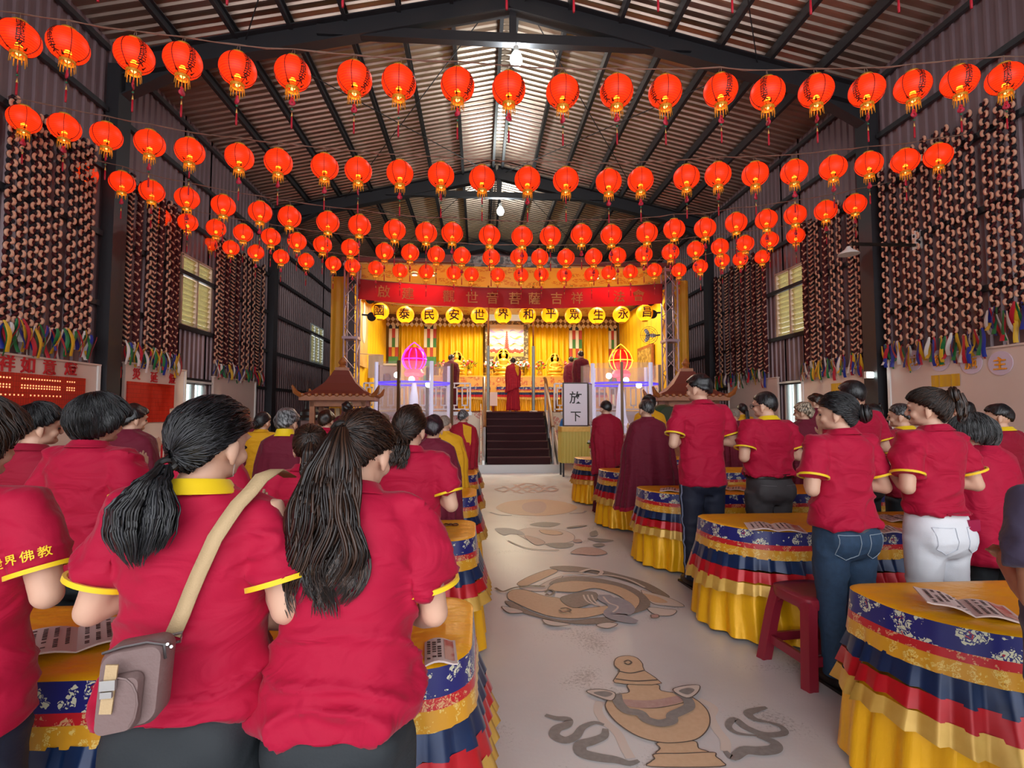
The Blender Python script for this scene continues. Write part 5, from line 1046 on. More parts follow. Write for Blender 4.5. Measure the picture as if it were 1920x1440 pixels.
def body_arrays(pose, sw, hv):
    k = (pose, sw, hv)
    if k in _bd: return _bd[k]
    b = MB(); b.ell((0, -.004, 1.555), (.074, .092, .092), 0, 22, 14); b.ell((0, .02, 1.49), (.055, .06, .065), 0, 18, 11); b.ell((0, .066, 1.447), (.022, .02, .018)); b.tube([(0, .084, 1.545), (0, .099, 1.514), (0, .09, 1.505)], [.008, .0125, .01], 8)
    b.ell((0, .081, 1.474), (.022, .009, .006)); b.ell((0, .08, 1.465), (.018, .009, .007)); b.ell((0, .078, 1.563), (.055, .014, .012))
    for s in (-1, 1): b.ell((s * .041, .056, 1.508), (.021, .022, .022)); b.ell((s * .079, -.012, 1.52), (.009, .019, .033), 0, 10, 8, Matrix.Rotation(-s * .35, 3, 'Z')); b.ell((s * .076, -.003, 1.49), (.008, .009, .011))
    r = 1 + .25 * hv; b.tube([(0, -.012, 1.33), (0, -.014, 1.4), (0, -.002, 1.5)], [.072 * r, .055 * r, .05 * r], 16)
    b.lathe([(.11, 1.02), (.125 * r, 1.2), (.13 * r, 1.3), (.08, 1.375), (.05, 1.4)], 18, sy=.66)
    for s in (-1, 1):
        S, E, W, D = arm_joints(pose, s, sw); m = S.lerp(E, .5); fm = E.lerp(W, .35); b.tube([Vector((s * .1, 0, 1.34)), S, m, E], [.03, .04 * r, .044 * r, .036 * r], 12); b.ell(E, (.037 * r,) * 3); b.tube([E, fm, W, W + D * .02], [.036 * r, .038 * r, .026, .026], 12); add_hand(b, W, D, s, pose == 'pray')
        b.tube([(s * .085, 0, .9), (s * .085, 0, .46), (s * .085, -.01, .1)], [.07, .05, .035], 10); b.tube([(s * .085, -.05, .035), (s * .09, .13, .03)], [.034, .03], 10)
    b.lathe([(.1, .84), (.125, .92), (.11, 1.05)], 16, sy=.75)
    _bd[k] = remesh(b, .0066, 4); return _bd[k]
_sd = {}
def torso_rings(b, prof, n=36):
    rings = []
    for z, a, d, y in prof: rings.append([Vector((a * math.copysign(abs(math.cos(t)) ** .82, math.cos(t)), y + d * math.copysign(abs(math.sin(t)) ** .88, math.sin(t)), z)) for t in [2 * PI * k / n for k in range(n)]])
    b.loft(rings)
def shirt_arrays(pose, sw, hv, fem, hem, tuck):
    k = (pose, sw, hv, fem, hem, tuck)
    if k in _sd: return _sd[k]
    g = 1 + .28 * hv; b = MB(); wz = .150 if fem else .162; hp = .178 if fem else .168
    if tuck: hp = wz * 1.02
    torso_rings(b, [(hem, hp * g * 1.05, .14 * g, -.014), (hem + .015, hp * g * 1.06, .14 * g, -.014), (.93, hp * g * (1.02 if not tuck else 1.06), .125 * g, -.005), (1.02, wz * g * 1.05, .115 * g, 0), (1.12, (wz + .008) * g, .115 * g, 0), (1.22, (sw + .0) * .98 * g ** .5, .12 * g, -.002), (1.29, sw * 1.03 * g ** .4, .116 * g ** .6, -.006), (1.335, sw * .98, .1, -.01), (1.368, sw * .74, .082, -.014), (1.39, sw * .5, .07, -.016), (1.408, .068, .062, -.014)])
    for s in (-1, 1):
        S, E, W, D = arm_joints(pose, s, sw); c = S.lerp(E, .72); m = S.lerp(E, .4); b.tube([Vector((s * .09, -.004, 1.325)), Vector((s * (sw - .02), -.004, 1.328)), m, c], [.068, .07 * g ** .5, .068 * g ** .5, .069 * g ** .5], 18)
    _sd[k] = remesh(b, .0105, 5); return _sd[k]
_td = {}
def trouser_arrays(hv, fem, wide):
    k = (hv, fem, wide)
    if k in _td: return _td[k]
    g = 1 + .25 * hv; b = MB(); hp = (.172 if fem else .16) * g
    torso_rings(b, [(.99, .138 * g, .1 * g, 0), (.93, .15 * g, .112 * g, -.004), (.86, hp, .125 * g, -.012), (.8, hp * 1.02, .13 * g, -.018), (.745, hp * .98, .115 * g, -.01), (.7, hp * .9, .09, 0)])
    for s in (-1, 1):
        b.ell((s * .075 * g, -.07 * g, .81), (.088 * g, .07 * g, .1)); b.tube([(s * .085 * g, -.005, .8), (s * .09, 0, .62), (s * .092, .005, .44), (s * .094, -.008, .22), (s * .095, -.01, .06)], [.098 * g, .088 * g * (1 + wide * .1), .07 * (1 + wide * .35), .066 * (1 + wide * .45), .064 * (1 + wide * .5)], 18)
    _td[k] = remesh(b, .0115, 4); return _td[k]
def folds(V, Fq, amp, seed, zc=1.0, kind='shirt'):
    N = vnormals(V, Fq); w1 = waves(V, 30, seed, 10, (.8, .8, 1.3)); w2 = waves(V, 12, seed + 1, 10, (1, 1, .6)); w3 = waves(V, 70, seed + 2, 10, (.7, .7, 1.4))
    rid = 1.6 * np.exp(-(np.abs(w1 + .7 * w2) * 2.6) ** 1.3) - .3; loc = .35 + .9 * sstep(1.22, .95, V[:, 2]) + .8 * sstep(.09, .2, np.abs(V[:, 0])) * sstep(1.0, 1.15, V[:, 2]) if kind == 'shirt' else .4 + .6 * sstep(.75, .5, V[:, 2]) + .5 * np.exp(-((V[:, 2] - .72) / .07) ** 2)
    return V + N * (amp * loc * (rid * .7 + .5 * w2 + .18 * w3))[:, None]
# ---- hair
def hair_cap(pole, style, seed=0, nth=56, nph=128):
    st_ = {'tied': dict(t=.013, low=-.86, side=-.66, earb=-.25, earf=.02, tem=.3, fr=.5, zl=.112), 'bob': dict(t=.034, low=-.86, side=-.86, earb=-.8, earf=-.55, tem=.15, fr=.35, zl=.125), 'short': dict(t=.02, low=-.78, side=-.6, earb=-.22, earf=-.12, tem=.3, fr=.5, zl=.108), 'crop': dict(t=.009, low=-.72, side=-.5, earb=-.12, earf=-.1, tem=.36, fr=.55, zl=.1), 'flat': dict(t=.014, low=-.6, side=-.35, earb=.0, earf=.0, tem=.4, fr=.5, zl=.1), 'bald': dict(t=.0025, low=-.6, side=-.4, earb=-.05, earf=.1, tem=.4, fr=.55, zl=.098), 'cap': dict(t=.012, low=-.4, side=-.2, earb=.05, earf=.1, tem=.25, fr=.3, zl=.095)}[style]
    pole = np.array(pole, float); pole /= np.linalg.norm(pole); a = np.cross(pole, [1, 0, 0] if abs(pole[0]) < .9 else [0, 0, 1]); a /= np.linalg.norm(a); c = np.cross(pole, a)
    th = np.linspace(.0, PI, nth); ph = np.linspace(0, 2 * PI, nph, endpoint=False); TH, PH = np.meshgrid(th, ph, indexing='ij')
    d = np.cos(TH)[..., None] * pole + np.sin(TH)[..., None] * (np.cos(PH)[..., None] * a + np.sin(PH)[..., None] * c); d = d.reshape(-1, 3)
    az = np.arctan2(np.abs(d[:, 0]), -d[:, 1]); zlim = np.interp(az, [0, .8, 1.35, 1.75, 2.25, PI], [st_['low'], st_['side'], st_['earb'], st_['earf'], st_['tem'], st_['fr']])
    rs = np.random.RandomState(seed); jag = .05 * np.sin(PH.ravel() * 23 + seed) + .03 * np.sin(PH.ravel() * 41)
    m = sstep(-.07, .05, d[:, 2] - zlim + jag * (style not in ('bald', 'cap')))
    def rad(ax, az_, zl): q = np.where(d[:, 2] < 0, zl, az_); return 1 / np.sqrt((d[:, 0] / ax) ** 2 + (d[:, 1] / (ax * 1.24)) ** 2 + (d[:, 2] / q) ** 2)
    t = st_['t']; rh = rad(.074 + t, .092 + t, st_['zl'] + t * .5); ri = rad(.074, .092, .09) * .82
    P2 = np.stack([np.cos(PH), np.sin(PH), TH * .35], -1).reshape(-1, 3)
    stk = .5 + .28 * waves(P2, 38, seed + 3, 16) + .2 * waves(P2, 90, seed + 5, 16); lump = waves(d, 7 if style in ('bob', 'short', 'flat') else 4, seed + 9, 10)
    am = {'bob': .006, 'short': .006, 'flat': .005, 'crop': .002, 'bald': 0, 'tied': .003, 'cap': .002}[style]
    r = ri * (1 - m) + (rh + am * lump + (0 if style in ('bald', 'cap') else .0022 * (stk - .5))) * m
    V = d * r[:, None] + np.array([0, -.004, 1.555])
    if style == 'bob': V[:, 2] -= .012 * sstep(1.5, 1.42, V[:, 2])
    F4 = np.array([[i * nph + j, i * nph + (j + 1) % nph, (i + 1) * nph + (j + 1) % nph, (i + 1) * nph + j] for i in range(nth - 1) for j in range(nph)])
    return V, F4, np.clip(stk, 0, 1)
def locks(curves, r0, n=5):
    """tapered locks along curves -> quads"""
    Vs, Fs, St, o = [], [], [], 0; rs = random.Random(5)
    for pts, rr in curves:
        P = np.array(pts); m = len(P); T = np.gradient(P, axis=0); T /= np.linalg.norm(T, axis=1)[:, None] + 1e-9
        a = np.cross(T, [0.31, .95, .1]); a /= np.linalg.norm(a, axis=1)[:, None] + 1e-9; b = np.cross(T, a); s = rs.random()
        taper = np.interp(np.linspace(0, 1, m), [0, .15, .75, 1], [.8, 1, .9, .12]) * rr
        for k in range(n): Vs.append(P + (a * math.cos(2 * PI * k / n) + b * .55 * math.sin(2 * PI * k / n)) * taper[:, None]); St.append(np.full(m, s))
        Fs += [[o + k * m + i, o + ((k + 1) % n) * m + i, o + ((k + 1) % n) * m + i + 1, o + k * m + i + 1] for k in range(n) for i in range(m - 1)]; o += n * m
    return np.concatenate(Vs), np.array(Fs), np.concatenate(St)
def tail(tie, dirv, prof, n, wave=0.0, seed=0, lr=.0075, sway=0.0, yoff=0.0):
    """prof = [(drop along the tail, half width, back offset)]"""
    r = random.Random(seed); C = []; L = prof[-1][0]
    CL = [(r.uniform(0, 6.28), math.sqrt(r.random()), r.uniform(0, 6.28), r.uniform(0, 6.28), r.uniform(.78, 1.0)) for _ in range(26)]
    for j in range(n):
        c_ = CL[j % 26]; a = c_[0] + r.gauss(0, .22); q = min(1.08, abs(c_[1] + r.gauss(0, .12))); end = c_[4] * r.uniform(.93, 1.03); pts = []; ph = c_[2] + r.gauss(0, .25); ph2 = c_[3] + r.gauss(0, .25); m = 22
        for i in range(m):
            u = i / (m - 1) * end; z = u * L; wd = np.interp(z, [p[0] for p in prof], [p[1] for p in prof]); bk = np.interp(z, [p[0] for p in prof], [p[2] for p in prof])
            wv = wave * u; x = wd * q * math.cos(a) + wv * math.sin(ph + u * 11) + sway * u; y = -bk + wd * .45 * q * math.sin(a) + wv * .8 * math.cos(ph2 + u * 11)
            pts.append((tie[0] + x, tie[1] + y, tie[2] - z))
        C.append((pts, lr * r.uniform(.7, 1.3)))
    return locks(C, lr)
def hair_obj(name, parts, m, parent, sc):
    o = 0; Vs, Fs, St = [], [], []
    for V, Fq, s in parts: Vs.append(V); Fs.append(Fq + o); St.append(s); o += len(V)
    V = np.concatenate(Vs) * sc; ob = np_mesh(name, V, np.concatenate(Fs), m, parent); at = ob.data.attributes.new('streak', 'FLOAT', 'POINT'); at.data.foreach_set('value', np.concatenate(St).astype(np.float32)); return ob
def mesh_arr(o): V = np.empty(len(o.data.vertices) * 3, dtype=np.float32); o.data.vertices.foreach_get('co', V); return V.reshape(-1, 3).astype(float)
def rest_on(S, V, c=.02):
    """keep hanging hair outside the back of the shirt"""
    G = {}
    for x, y, z in S:
        k = (round(x / c), round(z / c))
        if y < G.get(k, 9): G[k] = y
    out = V[:, 1].copy()
    for i, (x, y, z) in enumerate(V):
        g = min(G.get((round(x / c) + a, round(z / c) + b), 9) for a in (-1, 0, 1) for b in (-1, 0, 1))
        if g < 9: h = g - .004; out[i] = min(y, h - .55 * max(0, .05 - (y - h)) if y > h - .05 else y)
    return out
def strands(V, Fq, s, nph, nth, n, seed, t0=.1, lr=.0022):
    """loose locks that run over the cap from the hairline to the tie"""
    r = random.Random(seed); G = V.reshape(nth, nph, 3); C = np.array([0, -.004, 1.555]); out = []
    for k in range(n):
        j = r.randrange(nph); a = r.randint(2, 10); b = r.randint(int(nth * .45), nth - 6); pts = []; w = r.uniform(-1, 1)
        for i in range(a, b, 2):
            p = G[i, int(j + w * 3 * math.sin(i * .15)) % nph]; d = p - C; L = np.linalg.norm(d); pts.append(tuple(C + d * (1 + (.0035 + .002 * math.sin(i * .4 + k)) / L)))
        if len(pts) > 5: out.append((pts, lr * r.uniform(.7, 1.4)))
    return locks(out, lr, 4)
def ring_band(name, m, parent, c, ax, r, w, sc, flat=1.0, thick=.004):
    """a short band of cloth round a limb"""
    ax = Vector(ax).normalized(); u = ax.orthogonal().normalized(); v = ax.cross(u); c = Vector(c); R = []
    for d, e in ((-w / 2, 0), (w / 2, 0), (w / 2, -thick * 2), (-w / 2, -thick * 2)): R.append([(c + ax * d + (u * math.cos(2 * PI * k / 26) + v * math.sin(2 * PI * k / 26)) * (r + thick + e)) * sc for k in range(26)])
    b = MB(); b.loft(R + [R[0]], 0, True, False, False); return b.build(name, m, parent)
def robe_mesh(hem, top_w, hem_w, hem_d, seed, lobes=13, amp=.02, arms=1.0, slant=0.0):
    n = 150; rows = []; rs = np.random.RandomState(seed); ph = rs.uniform(0, 6.28, 5); zs = [1.425, 1.41, 1.392, 1.372, 1.345, 1.3, 1.24, 1.16, 1.08, 1.0] + list(np.linspace(.93, hem, 9)); A = np.linspace(0, 2 * PI, n, endpoint=False)
    for z in zs:
        u = (1.3 - z) / (1.3 - hem) if z < 1.3 else 0
        if z > 1.3: a = np.interp(z, [1.3, 1.345, 1.372, 1.392, 1.41, 1.425], [top_w * 1.0, top_w * .95, top_w * .78, .12, .074, .066]); d = np.interp(z, [1.3, 1.36, 1.4, 1.425], [.135, .115, .085, .066])
        else: a = top_w + (hem_w - top_w) * u ** .9; d = .135 + (hem_d - .135) * u ** .9
        el = arms * .03 * math.exp(-((z - 1.1) / .14) ** 2); f = amp * u ** .8 * (np.sin(A * lobes + 1.2 * np.sin(A * 2 + ph[0]) + ph[1]) + .5 * np.sin(A * lobes * 1.9 + ph[2] + u)) + .004 * np.sin(A * 7 + z * 22 + ph[3])
        x = (a + el + f) * np.sign(np.cos(A)) * np.abs(np.cos(A)) ** .85; y = -.008 + (d + f) * np.sin(A); zz = z + slant * u * (x / hem_w) + .006 * np.sin(A * 3 + ph[4]) * u
        rows.append(np.column_stack([x, y, zz]))
    m = len(rows); inner = [r * np.array([.97, .965, 1]) for r in rows[::-1]]; V = np.concatenate(rows + inner[:1] + inner[1:]); M = 2 * m
    F4 = np.array([[i * n + j, (i + 1) * n + j, (i + 1) * n + (j + 1) % n, i * n + (j + 1) % n] for i in range(M - 1) for j in range(n)]); return V, F4, n, m
PEOPLE = []
METAL = mat('chrome_buckle', '#C8C6C4', .2, .9)
def person(label, pos, top, yaw=0.0, hyaw=0.0, bow=0.0, lean=0.0, pose='pray', fem=True, hv=0.0, wear='polo', cloth=None, legs=None, hem=.80, tuck=False, collar=None, hair=('short', 'black'), pole=(0, -.35, .94), tailspec=None, bun=None, trim=True, skin=None, base=0.0, group=None, seed=None, wide=0, amp=.007, robe=None, sw=None, shoes=True, detail=True):
    seed = seed if seed is not None else len(PEOPLE) * 7 + 3; PEOPLE.append(label)
    sk = skin or SKIN; drop = .0
    vt = lean_by(np.array([head_pt((0, -.004, 1.66), hyaw, bow)]), lean)[0][2]; sc = (top - base) / vt
    t = thing('person', label, 'person', (pos[0], pos[1], base), yaw, group); sw = sw or (.168 if fem else .188)
    if wear != 'polo': sw = .125
    T = lambda V: lean_by(head_turn(V, hyaw, bow), lean)
    V, Fq = body_arrays(pose, sw, hv); V = T(V.copy()); bo = np_mesh('body', V * sc, Fq, [sk, EYEM], t)
    eb = MB()
    for s in (-1, 1): eb.ell((s * .031, .0755, 1.534), (.013, .008, .006), 0, 10, 6)
    eb.v = [tuple(p) for p in T(np.array(eb.v)) * sc]; me = bo.data; n0 = len(me.vertices)
    import bmesh
    bm = bmesh.new(); bm.from_mesh(me); vs = [bm.verts.new(p) for p in eb.v]
    for f in eb.f: g = bm.faces.new([vs[i] for i in f]); g.material_index = 1; g.smooth = True
    bm.to_mesh(me); bm.free()
    cl = cloth or CRIM
    if wear in ('polo',):
        V, Fq = shirt_arrays(pose, sw, hv, fem, hem, tuck); V = folds(V.copy(), Fq, amp, seed); so = np_mesh('polo_shirt', T(V) * sc, Fq, cl, t)
        for s in (-1, 1):
            S, E, W, D = arm_joints(pose, s, sw); c = S.lerp(E, .715); pt = T(np.array([c, S.lerp(E, .6)])); g = (1 + .28 * hv) ** .5
            if trim: ring_band('sleeve_trim', YELC, t, pt[0], pt[0] - pt[1], (.0695 + amp * .5) * g, .012, sc)
        b = MB(); R = []
        for z, a, y in ((1.380, .095, -.02), (1.383, .096, -.02), (1.397, .083, -.017), (1.411, .073, -.014), (1.414, .069, -.013), (1.405, .063, -.012), (1.382, .062, -.014), (1.376, .08, -.016)):
            R.append([Vector((a * math.cos(k), y + a * .92 * math.sin(k), z + .01 * math.sin(k) * -1)) for k in [2 * PI * j / 30 for j in range(30)]])
        b.loft(R, 0, True, False, False); cv = lean_by(np.array(b.v) , lean) * sc; b.v = [tuple(p) for p in cv]; b.build('collar', collar or cl, t)
    elif wear == 'robe':
        h, tw, hw, hd, lobes, am, slant = robe or (.52, .21, .3, .24, 13, .02, 0.0)
        V, Fq, n, m = robe_mesh(h, tw * (1 + .15 * hv), hw * (1 + .15 * hv), hd * (1 + .2 * hv), seed, lobes, am, 1, slant); np_mesh('robe', lean_by(V, lean) * sc, Fq, cl, t)
        if detail:
            k = (m - 1) * n; hb = V[k - n:k + n].copy(); a = hb[n:] * .35 + hb[:n] * .65; q = np.concatenate([a, hb[n:]]) * np.array([1.012, 1.015, 1]); F2 = np.array([[j, n + j, n + (j + 1) % n, (j + 1) % n] for j in range(n)]); np_mesh('hem_band', lean_by(q, lean) * sc, F2, CRIMD if cl is MARO else cl, t)
        if collar:
            b = MB(); b.loft([[Vector((a * math.cos(k), -.014 + a * .95 * math.sin(k), z - .008 * math.sin(k))) for k in [2 * PI * j / 30 for j in range(30)]] for z, a in ((1.385, .1), (1.41, .078), (1.445, .066), (1.43, .062))], 0, True, False, False); b.v = [tuple(p) for p in lean_by(np.array(b.v), lean) * sc]; b.build('collar', collar, t)
    elif wear == 'monk':
        V, Fq, n, m = robe_mesh(.05, .15, .2, .17, seed, 16, .012, 0, 0); V = V[(V[:, 2] < 1.06) | True]; np_mesh('lower_robe', V * np.array([1, 1, .72]) * sc, Fq, MAROD if cl is not REDR else REDR, t)
        V, Fq, n, m = robe_mesh(.66, .205, .215, .19, seed + 2, 9, .016, 1, .09); w = waves(V, 14, seed, 10, (1.5, 1, .7)); V = V + vnormals(V, Fq) * (.008 * (1 - np.abs(w)))[:, None]; np_mesh('shawl', V * sc, Fq, cl, t)
        b = MB(); P = [(.02, 1.405), (.155, 1.36), (.15, 1.12), (.12, 1.05), (.04, 1.25)]; b.add([(x * 1.0, -(.135 - .32 * max(0, z - 1.28)) - .012 * (1 - (x / .2) ** 2) - .012, z) for x, z in P], [[0, 1, 2, 3, 4]]); b.v = [(x * sc, y * sc, z * sc) for x, y, z in b.v]
        if detail: b.build('yellow_vest', YELR, t, False)
    if legs and wear != 'monk':
        V, Fq = trouser_arrays(hv, fem, wide); V = folds(V.copy(), Fq, .006, seed + 40, kind='legs'); V[:, :2] *= (1 - (0 if tuck else .16) * sstep(hem - .015, hem + .05, V[:, 2]))[:, None]; np_mesh('trousers', V * sc, Fq, legs, t)
        if shoes:
            for s in (-1, 1): b = MB(); b.ell((s * .095, .035, .035), (.042, .125, .04)); b.box((s * .095, .03, .008), (.08, .24, .016)); b.v = [(x * sc, y * sc, max(0, z) * sc) for x, y, z in b.v]; b.build('shoe', SHOE, t)
    st_, hc = hair; parts = []
    if st_ != 'none':
        V, Fq, s = hair_cap(pole, st_, seed, *((72, 176) if pos[1] < 3.2 else (44, 96))); parts.append((T(V), Fq, s))
        if pos[1] < 3.2: nt_, np_ = 72, 176; V2, F2, s2 = strands(V, Fq, s, np_, nt_, 420 if st_ in ('tied', 'bob') else 260, seed); parts.append((T(V2), F2, s2))
        if tailspec:
            tie = lean_by(np.array([head_pt(tailspec['tie'], hyaw, bow)]), lean)[0]; parts.append(tail(tie, None, tailspec['prof'], tailspec.get('n', 120), tailspec.get('wave', 0), seed, tailspec.get('lr', .0075), tailspec.get('sway', 0)))
            if wear == 'polo': Vt = parts[-1][0]; Vt[:, 1] = rest_on(mesh_arr(so) / sc, Vt)
        if bun:
            c, r = bun; C = []
            for j in range(26):
                a0 = j * .7; pts = [(c[0] + r * (1 - .0 * i) * .8 * math.cos(a0 + i * .33) * math.sin(.4 + 2.3 * j / 26), c[1] + r * .62 * math.cos(.4 + 2.3 * j / 26), c[2] + r * .9 * math.sin(a0 + i * .33) * math.sin(.4 + 2.3 * j / 26)) for i in range(16)]; C.append((pts, r * .2))
            V, Fq, s = locks(C, r * .2, 6); parts.append((T(V), Fq, s))
        hair_obj('hair' if st_ != 'cap' else 'cloth_cap', parts, HAIR[hc], t, sc)
        if tailspec and tailspec.get('band', True):
            b = MB(); c = Vector(tie); b.tube([c + Vector((.021 * math.cos(a), .006 + .012 * math.sin(a), .0 + .012 * math.sin(a))) for a in [2 * PI * j / 14 for j in range(15)]], .008, 6); b.v = [tuple(Vector(p) * sc) for p in b.v]; b.build('hair_tie', BLACK, t)
    t['_s'] = sc; return t, sc, T
def at_head(px, py, Y): p = atY(px, py, Y); return (p.x, Y), p.z
LOW = dict(tie=(-.02, -.105, 1.475), prof=[(0, .014, 0), (.04, .045, .03), (.09, .082, .05), (.14, .08, .055), (.19, .05, .05), (.215, .02, .045)], n=520, wave=.004, lr=.004)
# --- left of the aisle, from the front
P, z = at_head(-72, 748, 1.38); person('person in crimson polo cut off by the left edge, elbow bent beside the open booklet', P, z, .18, -.5, .12, 0, 'pray', True, .15, 'polo', CRIM, NVYT, .77, hair=('bob', 'brown'), seed=11)
P, z = at_head(384, 742, 1.28); A2, A2s, A2T = person('person with a low black ponytail and yellow collar wearing a beige bag strap', P, z, -.04, -.26, .16, 0, 'pray', True, .12, 'polo', CRIM, BLK, .885, False, YELC, ('tied', 'black'), (-.1, -.95, -.5), LOW, seed=4, wide=1, amp=.016)
LONG = dict(tie=(-.005, -.118, 1.575), prof=[(0, .016, .0), (.03, .03, .03), (.1, .058, .055), (.2, .085, .055), (.3, .1, .05), (.38, .085, .05), (.44, .06, .055)], n=620, wave=.027, lr=.004, sway=-.012)
P, z = at_head(650, 774, 1.27); A3, A3s, A3T = person('person with long wavy dark ponytail leaning on the nearest left table', P, z, -.02, -.3, .2, .17, 'rest', True, .12, 'polo', CRIM, BLK, .85, False, None, ('tied', 'brown'), (0, -1, .12), LONG, seed=9, wide=1, amp=.018)
P, z = at_head(67, 757, 2.7); person('person with short black hair in dark crimson polo near the left edge, second row', P, z, -.1, -.55, .08, 0, 'pray', True, .1, 'polo', CRIMD, NVYT, .8, hair=('short', 'black'), seed=15, trim=False)
P, z = at_head(178, 744, 2.5); person('person with a black bob in crimson polo praying before the left column', P, z, -.12, -.35, .14, 0, 'pray', True, .3, 'polo', CRIM, BLK, .8, hair=('bob', 'black'), seed=16, amp=.014)
P, z = at_head(247, 758, 4.2); person('person with short black hair in maroon tunic right of the person with the black bob', P, z, -.1, -.5, .1, 0, 'pray', False, .1, 'robe', MARO, BLK, hair=('short', 'black'), robe=(.6, .2, .25, .2, 11, .012, 0), seed=17)
P, z = at_head(378, 772, 2.55); person('person in crimson polo mostly hidden behind the low ponytail', P, z, 0, -.1, .15, 0, 'pray', True, .1, 'polo', CRIM, BLK, hair=('short', 'black'), seed=18)
P, z = at_head(583, 796, 2.5); person('person in crimson polo with a bare ear seen just left of the long wavy ponytail', P, z, 0, .25, .1, 0, 'hold', True, .0, 'polo', CRIM, BLK, hair=('tied', 'brown'), pole=(0, -.8, .4), seed=19, tailspec=dict(tie=(0, -.11, 1.56), prof=[(0, .012, 0), (.05, .025, .03), (.18, .03, .03)], n=60, wave=.004))
P, z = at_head(767, 762, 2.62); person('person with frizzy dark hair in crimson polo right of the long wavy ponytail', P, z, -.03, -.3, .08, 0, 'pray', True, .1, 'polo', CRIM, BLK, .78, hair=('tied', 'brown'), pole=(0, -.9, -.3), seed=20, amp=.012, tailspec=dict(tie=(-.01, -.1, 1.5), prof=[(0, .05, -.03), (.06, .06, .0), (.13, .055, .02), (.17, .045, .02)], n=170, wave=.012, lr=.005, band=False))
P, z = at_head(537, 765, 4.2); person('person with grey hair in maroon robe over a yellow collar left of the wavy ponytail', P, z, -.05, -.2, .1, 0, 'pray', False, .1, 'robe', MARO, GREYC, collar=YELC, hair=('short', 'grey'), robe=(.5, .2, .27, .22, 12, .014, 0), seed=21)
P, z = at_head(812, 779, 4.2); person('person with plum black hair in maroon robe left of the aisle', P, z, -.05, .05, .12, 0, 'pray', True, .1, 'robe', MARO, GREYC, hair=('short', 'plum'), robe=(.55, .2, .29, .24, 10, .016, -.04), seed=22)
P, z = at_head(492, 772, 5.75); person('person with a black bun and white clip in a yellow shirt', P, z, 0, -.3, .05, 0, 'pray', True, 0, 'polo', YELR, BLK, hair=('tied', 'black'), pole=(0, -.9, -.1), bun=((-.01, -.115, 1.5), .05), trim=False, seed=23, detail=False)
P, z = at_head(455, 763, 7.4); person('person with short brown hair in maroon behind the low ponytail', P, z, 0, -.4, .05, 0, 'pray', True, 0, 'robe', MARO, BLK, hair=('short', 'brown'), seed=24, detail=False)
P, z = at_head(868, 767, 7.35); person('monk with cropped grey hair, maroon shawl and yellow underside, beside the staircase', P, z, -.15, -.2, .05, 0, 'pray', False, 0, 'monk', REDR, hair=('crop', 'grey'), seed=25)
P, z = at_head(833, 777, 5.7); person('bald person in a broad yellow robe behind the plum haired person', P, z, 0, -.1, .1, 0, 'pray', False, .2, 'robe', YELR, GREYC, hair=('bald', 'stubble'), robe=(.5, .22, .33, .26, 12, .016, 0), seed=26, detail=False)
P, z = at_head(719, 773, 5.9); person('person with shaved grey head in an orange robe left of the frizzy haired person', P, z, 0, -.1, .05, 0, 'pray', False, 0, 'robe', ORAR, GREYC, hair=('bald', 'stubble'), seed=27, detail=False)
P, z = at_head(697, 785, 4.35); person('person with a white cloth cap behind the long wavy ponytail', P, z, 0, 0, .1, 0, 'pray', True, 0, 'robe', MARO, BLK, hair=('cap', 'white'), seed=28, detail=False)
P, z = at_head(690, 762, 7.4); person('person with dark hair beyond the white cloth cap', P, z, 0, 0, .05, 0, 'pray', True, 0, 'robe', MARO, BLK, hair=('short', 'black'), seed=29, detail=False)
P, z = at_head(779, 757, 7.4); person('person with dark brown hair beyond the frizzy head, crown only', P, z, 0, 0, .05, 0, 'pray', True, 0, 'robe', MARO, BLK, hair=('short', 'brown'), seed=30, detail=False)
P, z = at_head(611, 769, 5.75); person('person with reddish brown hair before the wooden pavilion', P, z, 0, -.2, .1, 0, 'pray', True, 0, 'polo', CRIM, BLK, hair=('short', 'brown'), seed=31, detail=False)
P, z = at_head(652, 752, 8.95); person('person with black hair standing at the front of the wooden pavilion', P, z, 0, 0, 0, 0, 'pray', False, 0, 'robe', MAROD, BLK, hair=('short', 'black'), seed=32, detail=False)
# --- right of the aisle
P, z = at_head(1137, 750, 7.5); person('monk with cropped black hair in a maroon shawl by the fifth right table', P, z, .1, .2, .1, 0, 'pray', False, .05, 'monk', CRIMD, hair=('crop', 'black'), seed=41, detail=False)
P, z = at_head(1213, 748, 5.75); person('grey haired man in a wide maroon cape standing by the fourth right table', P, z, .1, .15, .08, 0, 'pray', False, .05, 'robe', MARO, GREYC, hair=('crop', 'salt'), robe=(.5, .21, .38, .27, 9, .02, .1), seed=42)
P, z = at_head(1217, 740, 7.5); person('person with black hair in a yellow robe beyond the caped man', P, z, .1, .1, .05, 0, 'pray', False, .1, 'robe', YELR, GREYC, hair=('short', 'black'), seed=43, detail=False)
P, z = at_head(1312, 700, 4.38); E3, E3s, _ = person('tall young man with black hair in crimson polo and navy track trousers', P, z, .12, .5, .04, 0, 'hold', False, -.05, 'polo', CRIM, NVYT, .77, hair=('flat', 'black'), pole=(.2, -.3, .9), seed=44)
P, z = at_head(1436, 733, 4.25); E6, E6s, E6T = person('stout man with glasses and yellow collar in crimson polo tucked into charcoal slacks', P, z, .15, .5, .05, 0, 'hold', False, .55, 'polo', CRIM, GRYT, .94, True, YELC, ('crop', 'black'), seed=45, amp=.014)
P, z = at_head(1377, 764, 7.4); person('bald person in maroon robe left of the woman with the yellow shirt', P, z, .1, .1, .05, 0, 'pray', False, .1, 'robe', MARO, BLK, hair=('bald', 'stubble'), seed=46, detail=False)
